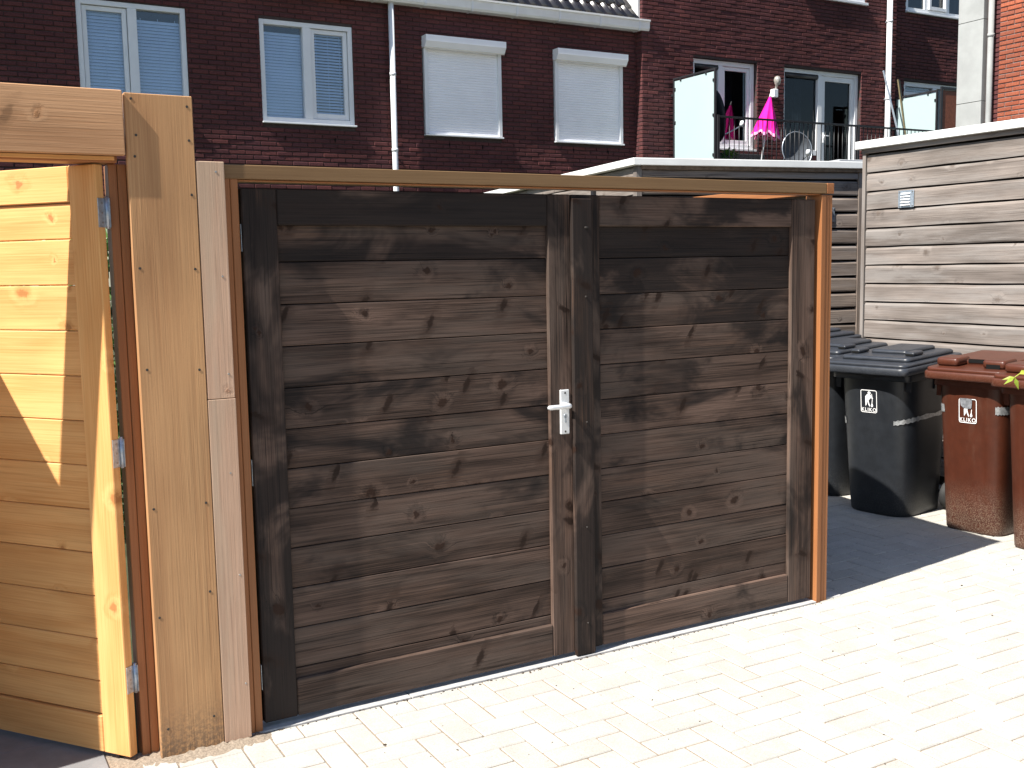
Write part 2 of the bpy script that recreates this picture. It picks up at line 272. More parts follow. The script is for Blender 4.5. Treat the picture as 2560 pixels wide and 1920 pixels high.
# ------------------------------------------------------------------ mesh helpers
class MB:
    def __init__(s): s.v = []; s.f = []; s.mi = []; s.sm = []
    def add(s, vs, fs, mi=0, smooth=False, T=None):
        o = len(s.v)
        for p in vs: s.v.append(tuple(T @ Vector(p)) if T is not None else tuple(p))
        for f in fs: s.f.append(tuple(i+o for i in f)); s.mi.append(mi); s.sm.append(smooth)
        return s
    def box(s, x0, x1, y0, y1, z0, z1, mi=0, T=None):
        vs = [(x0,y0,z0),(x1,y0,z0),(x1,y1,z0),(x0,y1,z0),(x0,y0,z1),(x1,y0,z1),(x1,y1,z1),(x0,y1,z1)]
        return s.add(vs, [(0,3,2,1),(4,5,6,7),(0,1,5,4),(1,2,6,5),(2,3,7,6),(3,0,4,7)], mi, False, T)
    def cbox(s, x0, x1, y0, y1, z0, z1, c=0.003, mi=0, T=None):
        """box with all edges chamfered by c"""
        X = (x0, x1); Y = (y0, y1); Z = (z0, z1); vs = []; idx = {}
        for i in (0,1):
            for j in (0,1):
                for k in (0,1):
                    px, py, pz = X[i], Y[j], Z[k]; ix = c if i == 0 else -c; iy = c if j == 0 else -c; iz = c if k == 0 else -c
                    idx[i,j,k,'x'] = len(vs); vs.append((px, py+iy, pz+iz))
                    idx[i,j,k,'y'] = len(vs); vs.append((px+ix, py, pz+iz))
                    idx[i,j,k,'z'] = len(vs); vs.append((px+ix, py+iy, pz))
        fs = []
        g = lambda i,j,k,a: idx[i,j,k,a]
        fs += [(g(0,0,0,'x'),g(0,0,1,'x'),g(0,1,1,'x'),g(0,1,0,'x')),(g(1,0,0,'x'),g(1,1,0,'x'),g(1,1,1,'x'),g(1,0,1,'x'))]
        fs += [(g(0,0,0,'y'),g(1,0,0,'y'),g(1,0,1,'y'),g(0,0,1,'y')),(g(0,1,0,'y'),g(0,1,1,'y'),g(1,1,1,'y'),g(1,1,0,'y'))]
        fs += [(g(0,0,0,'z'),g(0,1,0,'z'),g(1,1,0,'z'),g(1,0,0,'z')),(g(0,0,1,'z'),g(1,0,1,'z'),g(1,1,1,'z'),g(0,1,1,'z'))]
        for i in (0,1):
            for j in (0,1):
                fs.append((g(i,j,0,'x'),g(i,j,0,'y'),g(i,j,1,'y'),g(i,j,1,'x')) if i == j else (g(i,j,0,'y'),g(i,j,0,'x'),g(i,j,1,'x'),g(i,j,1,'y')))
                fs.append((g(i,0,j,'x'),g(i,0,j,'z'),g(i,1,j,'z'),g(i,1,j,'x')) if i != j else (g(i,0,j,'z'),g(i,0,j,'x'),g(i,1,j,'x'),g(i,1,j,'z')))
                fs.append((g(0,i,j,'y'),g(0,i,j,'z'),g(1,i,j,'z'),g(1,i,j,'y')) if i == j else (g(0,i,j,'z'),g(0,i,j,'y'),g(1,i,j,'y'),g(1,i,j,'z')))
        for i in (0,1):
            for j in (0,1):
                for k in (0,1):
                    t = (g(i,j,k,'x'),g(i,j,k,'y'),g(i,j,k,'z')); fs.append(t if (i+j+k) % 2 == 0 else t[::-1])
        return s.add(vs, fs, mi, False, T)
    def tube(s, pts, rad, n=8, mi=0, cap=True, smooth=True):
        pts = [Vector(p) for p in pts]; rads = rad if isinstance(rad, (list, tuple)) else [rad]*len(pts); o = len(s.v)
        pu = None
        for i, p in enumerate(pts):
            t = (pts[min(i+1, len(pts)-1)]-pts[max(i-1, 0)]).normalized()
            if pu is None:
                a = Vector((0,0,1)) if abs(t.z) < 0.9 else Vector((1,0,0)); pu = t.cross(a).normalized()
            else: pu = (pu-t*pu.dot(t)).normalized()
            w = t.cross(pu)
            for k in range(n):
                a = 2*math.pi*k/n; s.v.append(tuple(p+(pu*math.cos(a)+w*math.sin(a))*rads[i]))
        for i in range(len(pts)-1):
            for k in range(n):
                a = o+i*n+k; b = o+i*n+(k+1) % n
                s.f.append((a, b, b+n, a+n)); s.mi.append(mi); s.sm.append(smooth)
        if cap:
            s.f.append(tuple(o+k for k in range(n))[::-1]); s.mi.append(mi); s.sm.append(False)
            e = o+(len(pts)-1)*n; s.f.append(tuple(e+k for k in range(n))); s.mi.append(mi); s.sm.append(False)
        return s
    def mesh(s, name, mats):
        me = bpy.data.meshes.new(name); me.from_pydata(s.v, [], s.f); me.update()
        for m in (mats if isinstance(mats, (list, tuple)) else [mats]): me.materials.append(MAT[m])
        me.polygons.foreach_set('material_index', s.mi); me.polygons.foreach_set('use_smooth', s.sm)
        bm = bmesh.new(); bm.from_mesh(me); bmesh.ops.recalc_face_normals(bm, faces=bm.faces); bm.to_mesh(me); bm.free()
        return me
    def build(s, name, mats, parent=None, loc=(0,0,0), rot=(0,0,0)):
        return link(name, s.mesh(name, mats), parent, loc, rot)
def link(name, me, parent=None, loc=(0,0,0), rot=(0,0,0)):
    o = bpy.data.objects.new(name, me); COL.objects.link(o); o.location = loc; o.rotation_euler = rot
    if parent: o.parent = parent
    return o
def thing(name, label, cat, loc=(0,0,0), rz=0.0, group=None, rot=None):
    o = bpy.data.objects.new(name, None); COL.objects.link(o); o.location = loc; o.rotation_euler = rot or (0,0,rz)
    o.empty_display_size = 0.1; o['label'] = label; o['category'] = cat
    if group: o['group'] = group
    return o
def tag(o, label, cat, group=None):
    o['label'] = label; o['category'] = cat
    if group: o['group'] = group
    return o
def struct(o): o['kind'] = 'structure'; return o
def stuff(o): o['kind'] = 'stuff'; return o
def board(name, parent, mat, c0, length, width, thick, axis='x', loc=(0,0,0), ch=0.002, rot=None, stain=0.5):
    """plank with its grain along its own X. loc = corner with smallest coordinates, axis = where the length runs"""
    m = MB().cbox(-length/2, length/2, -thick/2, thick/2, -width/2, width/2, ch)
    if axis == 'x': L = (loc[0]+length/2, loc[1]+thick/2, loc[2]+width/2); ro = (0,0,0)
    elif axis == 'z': L = (loc[0]+width/2, loc[1]+thick/2, loc[2]+length/2); ro = (0, -math.pi/2, 0)      # local x -> up
    else: L = (loc[0]+thick/2, loc[1]+length/2, loc[2]+width/2); ro = (0, 0, math.pi/2)
    if rot: ro = tuple(a+b for a, b in zip(ro, rot))
    o = m.build(name, mat, parent, L, ro); o.color = (stain, stain, stain, 1)
    return o
def rj(a): return random.uniform(-a, a)

# ------------------------------------------------------------------ ground
GZ = 0.02      # level of the paving at the gate
struct(MB().add([(-60,-60,GZ-0.012),(60,-60,GZ-0.012),(60,60,GZ-0.012),(-60,60,GZ-0.012)], [(0,1,2,3)]).build('ground', 'garden_soil'))
pave = bpy.data.objects.new('pavement', MB().add([(-7,-9,-0.0035),(9,-9,-0.0035),(9,-0.02,-0.0035),(-7,-0.02,-0.0035),(-0.47,-0.02,-0.0035),(2.66,-0.02,-0.0035),(9,4.4,-0.0035),(2.66,4.4,-0.0035)], [(0,1,2,3),(5,2,6,7)]).mesh('pavement', 'sand'))
COL.objects.link(pave); struct(pave); pave.location = (0, 0, GZ)
PW = 0.1055; PL = 2*PW; G = 0.0022
def paver_mesh(mb, T=None):
    mb.cbox(-PL/2+G, PL/2-G, -PW/2+G, PW/2-G, -0.03, 0.0, 0.0035, 0, T); return mb
pm = paver_mesh(MB()).mesh('paver', 'paver')
spots = []; cuts = []
# herringbone: cells of the unit lattice, axis aligned with the gate
def blocked(x, y):
    if x < -0.46 and y > -1.4: return True
    if y > 0.1 and x < 2.72: return True                      # behind the gate: nothing of it is seen
    if x > 5.28 and y < 2.2: return True
    return False
OX, OY = 0.75-0.01, -0.311-0.03
for i in range(-60, 90):
    for j in range(-60, 90):
        kx = i-j
        m4 = (i-j) % 4
        # classic herringbone: horizontal brick on cells with (i-j)%4==0 covering (i,i+1); vertical on (i-j)%4==3 covering (j,j-1)
        if m4 == 0: cx, cy, rz = (i+1)*PW, (j+0.5)*PW, 0
        elif m4 == 3: cx, cy, rz = (i+0.5)*PW, (j+1)*PW, math.pi/2
        else: continue
        cx += OX; cy += OY
        if cx > 8.6 or cy > 4.3 or cy < -6 or cx < -4 or blocked(cx, cy): continue
        px, py, dz = project((cx, cy, 0))
        hl, hwd = (PL/2, PW/2) if rz == 0 else (PW/2, PL/2)
        if dz < 0.4 or not (-1500 < px < 3600 and 800 < py < 4200): continue
        if cx < 2.66 and cy+hwd > -0.027 and cx > -0.5:       # cut against the kerb
            if cy-hwd < -0.05: cuts.append((cx-hl, cx+hl, cy-hwd, -0.027))
            continue
        spots.append((dz, cx, cy, rz, px, py))
spots.sort()
vis = [s for s in spots if -20 < s[4] < 2580 and s[5] < 1950]
near = set(id(s) for s in vis[:300]); pst = MB()
for s in spots:
    dz, cx, cy, rz, px, py = s
    tl = Matrix.Translation((cx+rj(.0008), cy+rj(.0008), rj(.0013))) @ Matrix.Rotation(rz+rj(.006), 4, 'Z') @ Matrix.Rotation(rj(.006), 4, 'X') @ Matrix.Rotation(rj(.004), 4, 'Y')
    if id(s) in near:
        o = link('paver', pm, pave); o.matrix_local = tl
    else: paver_mesh(pst, tl)
for (a, b, c_, d_) in cuts: pst.cbox(a+G, b-G, c_+G, d_-.001, -0.03, rj(.001), 0.003)
stuff(pst.build('far_pavers', 'paver', pave))
sl = struct(MB().add([(-2.0,-1.4,GZ-0.008),(-0.47,-1.4,GZ-0.008),(-0.47,1.6,GZ-0.008),(-2.0,1.6,GZ-0.008)], [(0,1,2,3)]).build('garden_path', 'sand'))
for a in range(2):
    for b in range(5):
        MB().cbox(-0.348, 0.348, -0.248, 0.248, -0.03, 0, 0.004).build('slab', 'slab_grey', sl, (-0.86-a*0.70+0.0, -0.95+b*0.5, GZ-0.003+rj(.002)))
# little bits of dirt on the paving, nobody could count them
db = MB()
for i in range(120):
    x = random.uniform(-0.4, 4.2); y = random.uniform(-2.2, -0.04)
    q = random.choice([.45, .5, .6, .8, 1.3]); T = Matrix.Translation((x, y, GZ+0.001)) @ Matrix.Rotation(random.uniform(0, 6.3), 4, 'Z')
    db.cbox(-0.003*q, 0.003*q*random.uniform(1, 2.6), -0.0016*q, 0.0016*q, -0.001, 0.0022*q, 0.0003, 0, T)
for i in range(160):
    x = random.uniform(0.0, 2.64); q = random.uniform(.4, 1); T = Matrix.Translation((x, -0.028-abs(random.gauss(0, 0.008)), GZ)) @ Matrix.Rotation(random.uniform(0, 6.3), 4, 'Z')
    db.cbox(-0.004*q, 0.004*q, -0.002*q, 0.002*q, -0.001, 0.003*q, 0.0003, 0, T)
db = stuff(db.build('debris', 'soil')); db['label'] = 'dark specks of dirt and plant debris on the pale paving'; db['category'] = 'debris'
# sand heap along the foot of the post
sh = MB(); nx, ny = 46, 9
for j in range(ny):
    for i in range(nx):
        u = i/(nx-1); v = j/(ny-1); x = -0.50+u*0.62; y = -0.150+v*0.20
        h = math.sin(math.pi*min(1, u*1.05))*max(0, 1-abs((v-0.72)/0.62)**1.6)*0.024
        sh.v.append((x, y+rj(.003), GZ-0.006+h*0.8*(1+rj(.35))))
for j in range(ny-1):
    for i in range(nx-1):
        a = j*nx+i; sh.f.append((a, a+1, a+1+nx, a+nx)); sh.mi.append(0); sh.sm.append(True)
o = stuff(sh.build('sand_heap', 'sand')); o['label'] = 'low heap of loose sand along the foot of the wide post'; o['category'] = 'sand'

# ------------------------------------------------------------------ brick houses
BL, BH, BD, CP, BP = 0.207, 0.050, 0.05, 0.0625, 0.2145
def brick_geo(mb, w, T, c=0.006):
    x0, x1, z0, z1 = -w/2, w/2, -BH/2, BH/2
    vs = [(x0+c,0,z0+c),(x1-c,0,z0+c),(x1-c,0,z1-c),(x0+c,0,z1-c),(x0,c,z0),(x1,c,z0),(x1,c,z1),(x0,c,z1),(x0,BD,z0),(x1,BD,z0),(x1,BD,z1),(x0,BD,z1)]
    fs = [(0,1,2,3)]+[(a,4+a,4+(a+1)%4,(a+1)%4) for a in range(4)]+[(4+a,8+a,8+(a+1)%4,4+(a+1)%4) for a in range(4)]
    mb.add(vs, fs, 0, False, T)
bmesh_cache = {}
def brick_wall(parent, x0, x1, z0, z1, openings, mat, mortar, y=0.0, corner_l=False, pick=300, depth=0.25):
    """outer face at local y, facing -y; bricks laid in running bond round the openings"""
    if mat not in bmesh_cache:
        b = MB(); brick_geo(b, BL, None); bmesh_cache[mat] = b.mesh('brick', mat)
    me = bmesh_cache[mat]
    rest = MB(); full = []; row = 0; zc = z0+CP/2; Mw = parent.matrix_world.copy() if False else (Matrix.Translation(parent.location) @ parent.rotation_euler.to_matrix().to_4x4())
    while zc < z1:
        spans = [(x0, x1)]
        for (a, b, c, d) in openings:
            if c-CP*0.35 < zc < d+CP*0.35:
                ns = []
                for (p, q) in spans:
                    if b <= p or a >= q: ns.append((p, q)); continue
                    if a > p: ns.append((p, a))
                    if b < q: ns.append((b, q))
                spans = ns
        off = (row % 2)*BP/2
        for (p, q) in spans:
            k = math.floor((p-x0-off)/BP); xs = x0+off+k*BP
            while xs < q:
                a = max(p, xs+0.0037); b = min(q, xs+BP-0.0037)
                if b-a > 0.02:
                    T = Matrix.Translation(((a+b)/2, y+rj(.0035), zc+rj(.0012))) @ Matrix.Rotation(rj(.014)-.006, 4, 'Z') @ Matrix.Rotation(rj(.022)-.006, 4, 'X') @ Matrix.Rotation(rj(.002), 4, 'Y')
                    if abs((b-a)-BL) < 0.002:
                        pr = project(Mw @ Vector(((a+b)/2, y, zc))); full.append((pr[2], pr[0], pr[1], T))
                    else: brick_geo(rest, b-a, T)
                xs += BP
        row += 1; zc += CP
    def seen(f):
        if not (10 < f[1] < 2550 and 5 < f[2]): return False
        return f[2] < (232 if f[1] < 470 else 395 if f[1] < 1600 else 330)
    good = sorted([f for f in full if seen(f)], key=lambda f: f[0])[:pick]; ids = set(id(f) for f in good)
    for f in full:
        if id(f) in ids: o = link('brick', me, parent); o.matrix_local = f[3]
        else: brick_geo(rest, BL, f[3])
    stuff(rest.build('other_bricks', mat, parent))
    # backing with the openings left out, plus reveals
    xs = sorted(set([x0, x1]+[v for o_ in openings for v in o_[:2] if x0 < v < x1])); zs = sorted(set([z0, z1]+[v for o_ in openings for v in o_[2:] if z0 < v < z1]))
    w = MB(); yb = y+0.0135
    for i in range(len(xs)-1):
        for j in range(len(zs)-1):
            cx = (xs[i]+xs[i+1])/2; cz = (zs[j]+zs[j+1])/2
            if any(a < cx < b and c < cz < d for a, b, c, d in openings): continue
            w.add([(xs[i],yb,zs[j]),(xs[i+1],yb,zs[j]),(xs[i+1],yb,zs[j+1]),(xs[i],yb,zs[j+1])], [(0,1,2,3)])
    for a, b, c, d in openings:
        e = y+depth
        w.add([(a,yb,c),(a,e,c),(a,e,d),(a,yb,d)], [(0,1,2,3)]); w.add([(b,yb,c),(b,e,c),(b,e,d),(b,yb,d)], [(0,1,2,3)])
        w.add([(a,yb,d),(b,yb,d),(b,e,d),(a,e,d)], [(0,1,2,3)]); w.add([(a,yb,c),(b,yb,c),(b,e,c),(a,e,c)], [(0,1,2,3)])
    w.build('wall', mortar, parent)

def ring(mb, x0, x1, z0, z1, w, y0, y1, mi=0, wb=None):
    wb = wb or w
    mb.cbox(x0, x0+w, y0, y1, z0, z1, 0.003, mi); mb.cbox(x1-w, x1, y0, y1, z0, z1, 0.003, mi)
    mb.cbox(x0+w, x1-w, y0+.0005, y1-.0005, z1-w, z1-.0004, 0.003, mi); mb.cbox(x0+w, x1-w, y0+.0005, y1-.0005, z0+.0004, z0+wb, 0.003, mi)
def pane(parent, x0, x1, z0, z1, y, mat='glass'):
    return MB().box(x0, x1, y, y+0.008, z0, z1).build('pane', mat, parent)
def blind(parent, x0, x1, z0, z1, y, tilt=42, pitch=0.040, w=0.044):
    b = MB(); z = z0+0.02
    while z < z1:
        T = Matrix.Translation(((x0+x1)/2, y, z)) @ Matrix.Rotation(R(tilt+rj(2)), 4, 'X')
        b.box(-(x1-x0)/2, (x1-x0)/2, -w/2, w/2, -0.0008, 0.0008, 0, T); z += pitch
    for u in (0.12, 0.5, 0.88):
        xx = x0+(x1-x0)*u; b.box(xx-.002, xx+.002, y-w/2-.002, y-w/2, z0, z1)
    return stuff(b.build('blind', 'blind', parent))

# --- left house (rear wall at y = 10.5)
YL = 10.5
h1 = thing('brick_house', 'dark brown brick terraced house with white gutter, blinds and roller shutters', 'house', (0, YL, 0)); h1['group'] = 'dark brick houses in a row'
op1 = [(0.955, 2.262, 3.53, 4.955), (3.205, 4.505, 3.575, 4.93), (5.55, 6.83, 3.51, 4.90), (7.745, 9.03, 3.50, 4.895)]
brick_wall(h1, -2.2, 9.30, 1.9, 5.55, op1, 'brick_brown', 'mortar')
def room(parent, a, b, c, d, y):
    m = MB(); m.box(a-.15, b+.15, y+0.6, y+0.62, c-.15, d+.15); m.box(a-.15, b+.15, y, y+.61, d+.12, d+.15); m.box(a-.15, b+.15, y, y+.61, c-.15, c-.12)
    m.box(a-.15, a-.12, y, y+.61, c-.15, d+.15); m.box(b+.12, b+.15, y, y+.61, c-.15, d+.15)
    m.build('dark_room', 'dark_room', parent)
def two_light(parent, x0, x1, z0, z1, y, sash_left, dark_top, sill=True):
    f = MB(); w = 0.062; mx = (x0+x1)/2; mw = 0.055
    ring(f, x0, x1, z0, z1, w, y, y+0.11); f.cbox(mx-mw, mx+mw, y-.001, y+0.109, z0+w, z1-w, 0.003)
    fo = f.build('window', 'white_pvc', parent)
    cells = [(x0+w, mx-mw), (mx+mw, x1-w)]
    for i, (a, b) in enumerate(cells):
        if (i == 0) == sash_left:
            s = MB(); ring(s, a+.006, b-.006, z0+w+.006, z1-w-.006, 0.055, y+0.028, y+0.085, 0, 0.075); s.build('sash', 'white_pvc', fo)
            pa, pb, pz0, pz1 = a+.058, b-.058, z0+w+.078, z1-w-.058
        else: pa, pb, pz0, pz1 = a, b, z0+w, z1-w
        pane(fo, pa, pb, pz0, pz1, y+0.06)
        blind(fo, pa-.01, pb+.01, pz0, pz1-(0.09 if dark_top[i] else -0.01), y+0.098, tilt=60 if i == 0 or sash_left else 50, w=0.046 if (i == 0) or sash_left else 0.036)
    if sill:
        MB().cbox(x0-.012, x1+.012, y-0.065, y+0.04, z0-0.026, z0-0.004, 0.003).build('sill', 'white_pvc', fo)
    room(parent, x0, x1, z0, z1, y+0.26)
    return fo
two_light(h1, 0.957, 2.260, 3.56, 4.953, 0.022, True, (False, True))
two_light(h1, 3.207, 4.503, 3.602, 4.928, 0.022, False, (True, False))
def shutter(parent, x0, x1, z0, z1, zt):
    w = 0.058
    b = MB(); X0, X1 = x0-.018, x1+.022          # head box with chamfered lower front
    pr = [(0.03, zt), (-0.155, zt), (-0.155, z1+0.075), (-0.105, z1), (0.03, z1)]
    vs = [(X0, p[0], p[1]) for p in pr]+[(X1, p[0], p[1]) for p in pr]; n = 5
    b.add(vs, [tuple(range(n))[::-1], tuple(range(n, 2*n))]+[(k, (k+1) % n, n+(k+1) % n, n+k) for k in range(n)])
    go = b.build('roller_shutter', 'shutter_white', parent)
    for a in (x0, x1-w): MB().cbox(a, a+w, -0.035, 0.05, z0+.02, z1, .003).build('guide_rail', 'white_pvc', go)
    # curtain of slats
    s = MB(); z = z0+0.022
    while z < z1-0.005:
        n = 4; prof = [(-0.0045*math.sin(math.pi*k/n)-0.002, z+0.0365*k/n) for k in range(n+1)]
        vs = [(x0+w-.004, p[0], p[1]) for p in prof]+[(x1-w+.004, p[0], p[1]) for p in prof]
        s.add(vs, [(k, k+1, n+2+k, n+1+k) for k in range(n)], 0, True); z += 0.037
    stuff(s.build('slat_curtain', 'shutter_white', go))
    MB().cbox(x0+w, x1-w, -0.022, 0.0, z0+.014, z0+0.045, .003).build('bottom_bar', 'shutter_white', go)
    MB().box(X0+.004, X1-.004, -0.1045, -0.1, z1-.02, z1+.004).build('box_lip', 'cream_pvc', go)
    MB().cbox(x0-.012, x1+.015, -0.055, 0.04, z0-.012, z0+.012, .003).build('sill', 'white_pvc', go)
    room(parent, x0, x1, z0, z1, 0.26)
shutter(h1, 5.565, 6.82, 3.525, 4.74, 4.90)
shutter(h1, 7.76, 9.02, 3.515, 4.735, 4.895)
# weep holes, gutter, clips, downpipe, roof
gz = 5.285; gu = MB(); prf = [(0.02, gz+.165), (-0.225, gz+.165), (-0.225, gz+.140), (-0.205, gz+.135), (-0.197, gz+.03), (-0.175, gz), (-0.03, gz), (0.02, gz+.02)]
n = len(prf); GX0, GX1 = -2.2, 9.43
gu.add([(GX0, p[0], p[1]) for p in prf]+[(GX1, p[0], p[1]) for p in prf], [tuple(range(n))[::-1], tuple(range(n, 2*n))]+[(k, (k+1) % n, n+(k+1) % n, n+k) for k in range(n)])
go = gu.build('gutter', 'white_paint', h1)
for i in range(16):
    x = 9.22-0.74*i; c = MB(); pc = [(p[0]-(0.008 if p[0] < -0.1 else 0), p[1]-(0.008 if p[1] < gz+.1 else 0)) for p in prf[2:7]]
    m_ = len(pc); vs = [(x, p[0], p[1]) for p in pc]+[(x+.03, p[0], p[1]) for p in pc]
    inn = [(x, p[0]+.006, p[1]+.006) for p in pc]+[(x+.03, p[0]+.006, p[1]+.006) for p in pc]
    c.add(vs+inn, [(k, k+1, m_+k+1, m_+k) for k in range(m_-1)]+[(k, k+1, 2*m_+k+1, 2*m_+k) for k in range(m_-1)]+[(m_+k, m_+k+1, 3*m_+k+1, 3*m_+k) for k in range(m_-1)])
    c.build('gutter_clip', 'white_pvc', go)
def downpipe(parent, x, y, z0, z1, rad, mat, collars=()):
    o = MB().tube([(x,y,z0),(x,y,z1)], rad, 14).build('downpipe', mat, parent)
    for z in collars:
        MB().tube([(x,y,z-.022),(x,y,z+.022)], rad*1.14, 14).build('collar', mat, o)
        MB().box(x-.012, x+.012, y, y+.12, z-.008, z+.008).build('bracket', 'galvanised', o)
downpipe(h1, 5.045, -0.10, 0.0, gz+.05, 0.041, 'white_pvc', (4.32, 3.28))
for wx in (5.95, 6.5, 8.1, 8.75, 3.5, 4.2): MB().box(wx-.006, wx+.006, -0.006, 0.01, 3.36, 3.42).build('weep_vent', 'slot_dark', h1)
# roof: tiles on a 45 degree slope above the gutter
RA = R(47); ro0 = Vector((0, -0.16, gz+.15))
rs = MB().add([(-2.2, -0.10, gz+.12), (9.28, -0.10, gz+.12), (9.28, 3.0, gz+.12+3.1*math.tan(RA)), (-2.2, 3.0, gz+.12+3.1*math.tan(RA))], [(0,1,2,3)])
roof = rs.build('roof', 'roof_felt', h1)
TW, TL = 0.196, 0.33
def tile_mesh():
    b = MB(); n = 18; top = []
    for k in range(n+1):
        u = k/n
        if u < 0.20: h = 0.044*u/0.20
        elif u < 0.46: h = 0.044+0.006*math.sin(math.pi*(u-0.20)/0.26)-0.044*((u-0.20)/0.26)**2
        else: h = -0.010*math.sin(math.pi*(u-0.46)/0.54)
        top.append((u*(TW+0.018), h))
    vs = []
    for (yy, lift) in ((-0.03, 0.020), (TL+0.02, 0.0)):
        for (x, h) in top: vs.append((x, yy, h+lift+0.022))
    for (yy, lift) in ((-0.03, 0.020), (TL+0.02, 0.0)):
        for (x, h) in top: vs.append((x, yy, h+lift))
    m = n+1
    fs = [(k, k+1, m+k+1, m+k) for k in range(n)]+[(2*m+k, 2*m+k+1, k+1, k) for k in range(n)]+[(0, m, 3*m, 2*m), (n, 2*m+n, 3*m+n, m+n)]
    b.add(vs, fs, 0, True); return b.mesh('roof_tile', 'tile_dark')
tm = tile_mesh()
for rw in range(6):
    for c in range(20):
        x = 9.235-TW*(c+1)
        o = link('roof_tile', tm, roof)
        o.matrix_local = Matrix.Translation((x, -0.14+rw*TL*math.cos(RA), gz+.155+rw*TL*math.sin(RA))) @ Matrix.Rotation(RA+rj(.01), 4, 'X') @ Matrix.Rotation(rj(.006), 4, 'Z')
MB().box(9.25, 9.292, -0.12, 1.2, gz+.10, gz+1.2).build('flashing', 'white_paint', h1)

# --- taller house to the right, standing 17 cm further forward
YR = 10.33
h2 = thing('brick_house', 'taller dark brick house with white balcony doors and frosted screens', 'house', (0, YR, 0)); h2['group'] = 'dark brick houses in a row'
op2 = [(10.335, 11.715, 3.50, 4.965), (12.33, 14.205, 2.90, 4.965), (12.75, 14.285, 6.20, 7.3)]
brick_wall(h2, 9.30, 15.10, 2.5, 7.0, op2, 'brick_brown', 'mortar')
sd = MB(); z = 2.5+CP/2; rr = 0      # lit side of the projecting corner
while z < 7.0:
    for (a, b) in ([(0.004, 0.10), (0.108, 0.30)] if rr % 2 else [(0.004, 0.30)]):
        sd.cbox(9.2965, 9.34, a, b, z-BH/2+rj(.001), z+BH/2, .003)
    z += CP; rr += 1
stuff(sd.build('corner_bricks', 'brick_brown', h2))
MB().box(9.304, 9.35, 0.012, 1.6, 1.9, 7.0).build('side_wall', 'mortar', h2)
sd2 = MB(); z = 5.4
while z < 7.0:
    for k in range(6): sd2.cbox(9.2965, 9.34, 0.31+k*BP, 0.31+k*BP+BL, z-BH/2, z+BH/2, .003)
    z += CP
stuff(sd2.build('side_bricks', 'brick_brown', h2))
# window with fixed light and sash, rolled-up dark screen at its head
f = MB(); ring(f, 10.34, 11.70, 3.53, 4.96, 0.075, 0.075, 0.19); f.cbox(10.92, 11.015, 0.0745, 0.1895, 3.605, 4.885, .003)
w1 = f.build('window', 'white_pvc', h2); s = MB(); ring(s, 11.02, 11.62, 3.61, 4.88, 0.06, 0.10, 0.16, 0, 0.07); s.build('sash', 'white_pvc', w1)
pane(w1, 10.415, 10.92, 3.605, 4.885, 0.13, 'glass_dark'); pane(w1, 11.08, 11.56, 3.68, 4.82, 0.13, 'glass_dark')
MB().tube([(10.42, 0.10, 4.85), (10.915, 0.10, 4.85)], 0.038, 10).build('screen_roll', 'steel_dark', w1)
MB().cbox(10.33, 11.71, 0.0, 0.16, 3.495, 3.528, .003).build('sill', 'white_pvc', w1)
room(h2, 10.34, 11.70, 3.53, 4.96, 0.30)
cm = MB(); m_ = 60; vs = []
for k in range(m_+1): vs += [(10.9+0.6*k/m_, 0.40+0.03*math.sin(k*1.1), 3.55), (10.9+0.6*k/m_, 0.40+0.03*math.sin(k*1.1), 4.93)]
cm.add(vs, [(2*k, 2*k+2, 2*k+3, 2*k+1) for k in range(m_)], 0, True); cm.build('curtain', 'curtain', w1)
f = MB(); ring(f, 12.34, 14.195, 2.92, 4.96, 0.07, 0.075, 0.19); f.cbox(13.20, 13.30, 0.0745, 0.1895, 2.99, 4.89, .003)
f.cbox(12.41, 13.20, 0.076, 0.188, 3.49, 3.58, .003)
w2 = f.build('balcony_door', 'white_pvc', h2); s = MB(); ring(s, 13.305, 14.12, 2.995, 4.885, 0.085, 0.095, 0.165, 0, 0.14); s.build('door_leaf', 'white_pvc', w2)
pane(w2, 12.41, 13.20, 3.58, 4.89, 0.13, 'glass_door'); pane(w2, 13.39, 14.035, 3.135, 4.80, 0.13, 'glass_door')
MB().box(12.41, 13.20, 0.09, 0.17, 2.99, 3.49).build('lower_panel', 'brick_brown', w2)
MB().tube([(12.42, 0.10, 4.85), (13.195, 0.10, 4.85)], 0.042, 10).build('screen_roll', 'steel_dark', w2)
hb = MB(); hb.tube([(13.335, 0.05, 3.86), (13.335, 0.05, 3.76)], 0.012, 8); hb.tube([(13.335, 0.05, 3.84), (13.45, 0.04, 3.84)], 0.01, 8); hb.box(13.325, 13.345, 0.05, 0.10, 3.72, 3.90)
hb.build('door_handle', 'aluminium', w2)
room(h2, 12.34, 14.195, 2.95, 4.96, 0.30)
cm = MB(); vs = []
for k in range(m_+1): vs += [(12.72+0.42*k/m_, 0.42+0.03*math.sin(k*1.1), 3.0), (12.72+0.42*k/m_, 0.42+0.03*math.sin(k*1.1), 4.93)]
cm.add(vs, [(2*k, 2*k+2, 2*k+3, 2*k+1) for k in range(m_)], 0, True); cm.build('curtain', 'curtain', w2)
f = MB(); ring(f, 12.76, 14.275, 6.21, 7.29, 0.075, 0.02, 0.12); w3 = f.build('window', 'white_pvc', h2); pane(w3, 12.83, 14.2, 6.28, 7.2, 0.08, 'glass_dark')
MB().cbox(12.74, 14.295, -0.05, 0.06, 6.165, 6.207, .003).build('sill', 'white_pvc', w3); room(h2, 12.76, 14.275, 6.21, 7.29, 0.30)
downpipe(h2, 14.80, -0.09, 0.0, 7.2, 0.05, 'white_pvc', (5.93, 4.55))
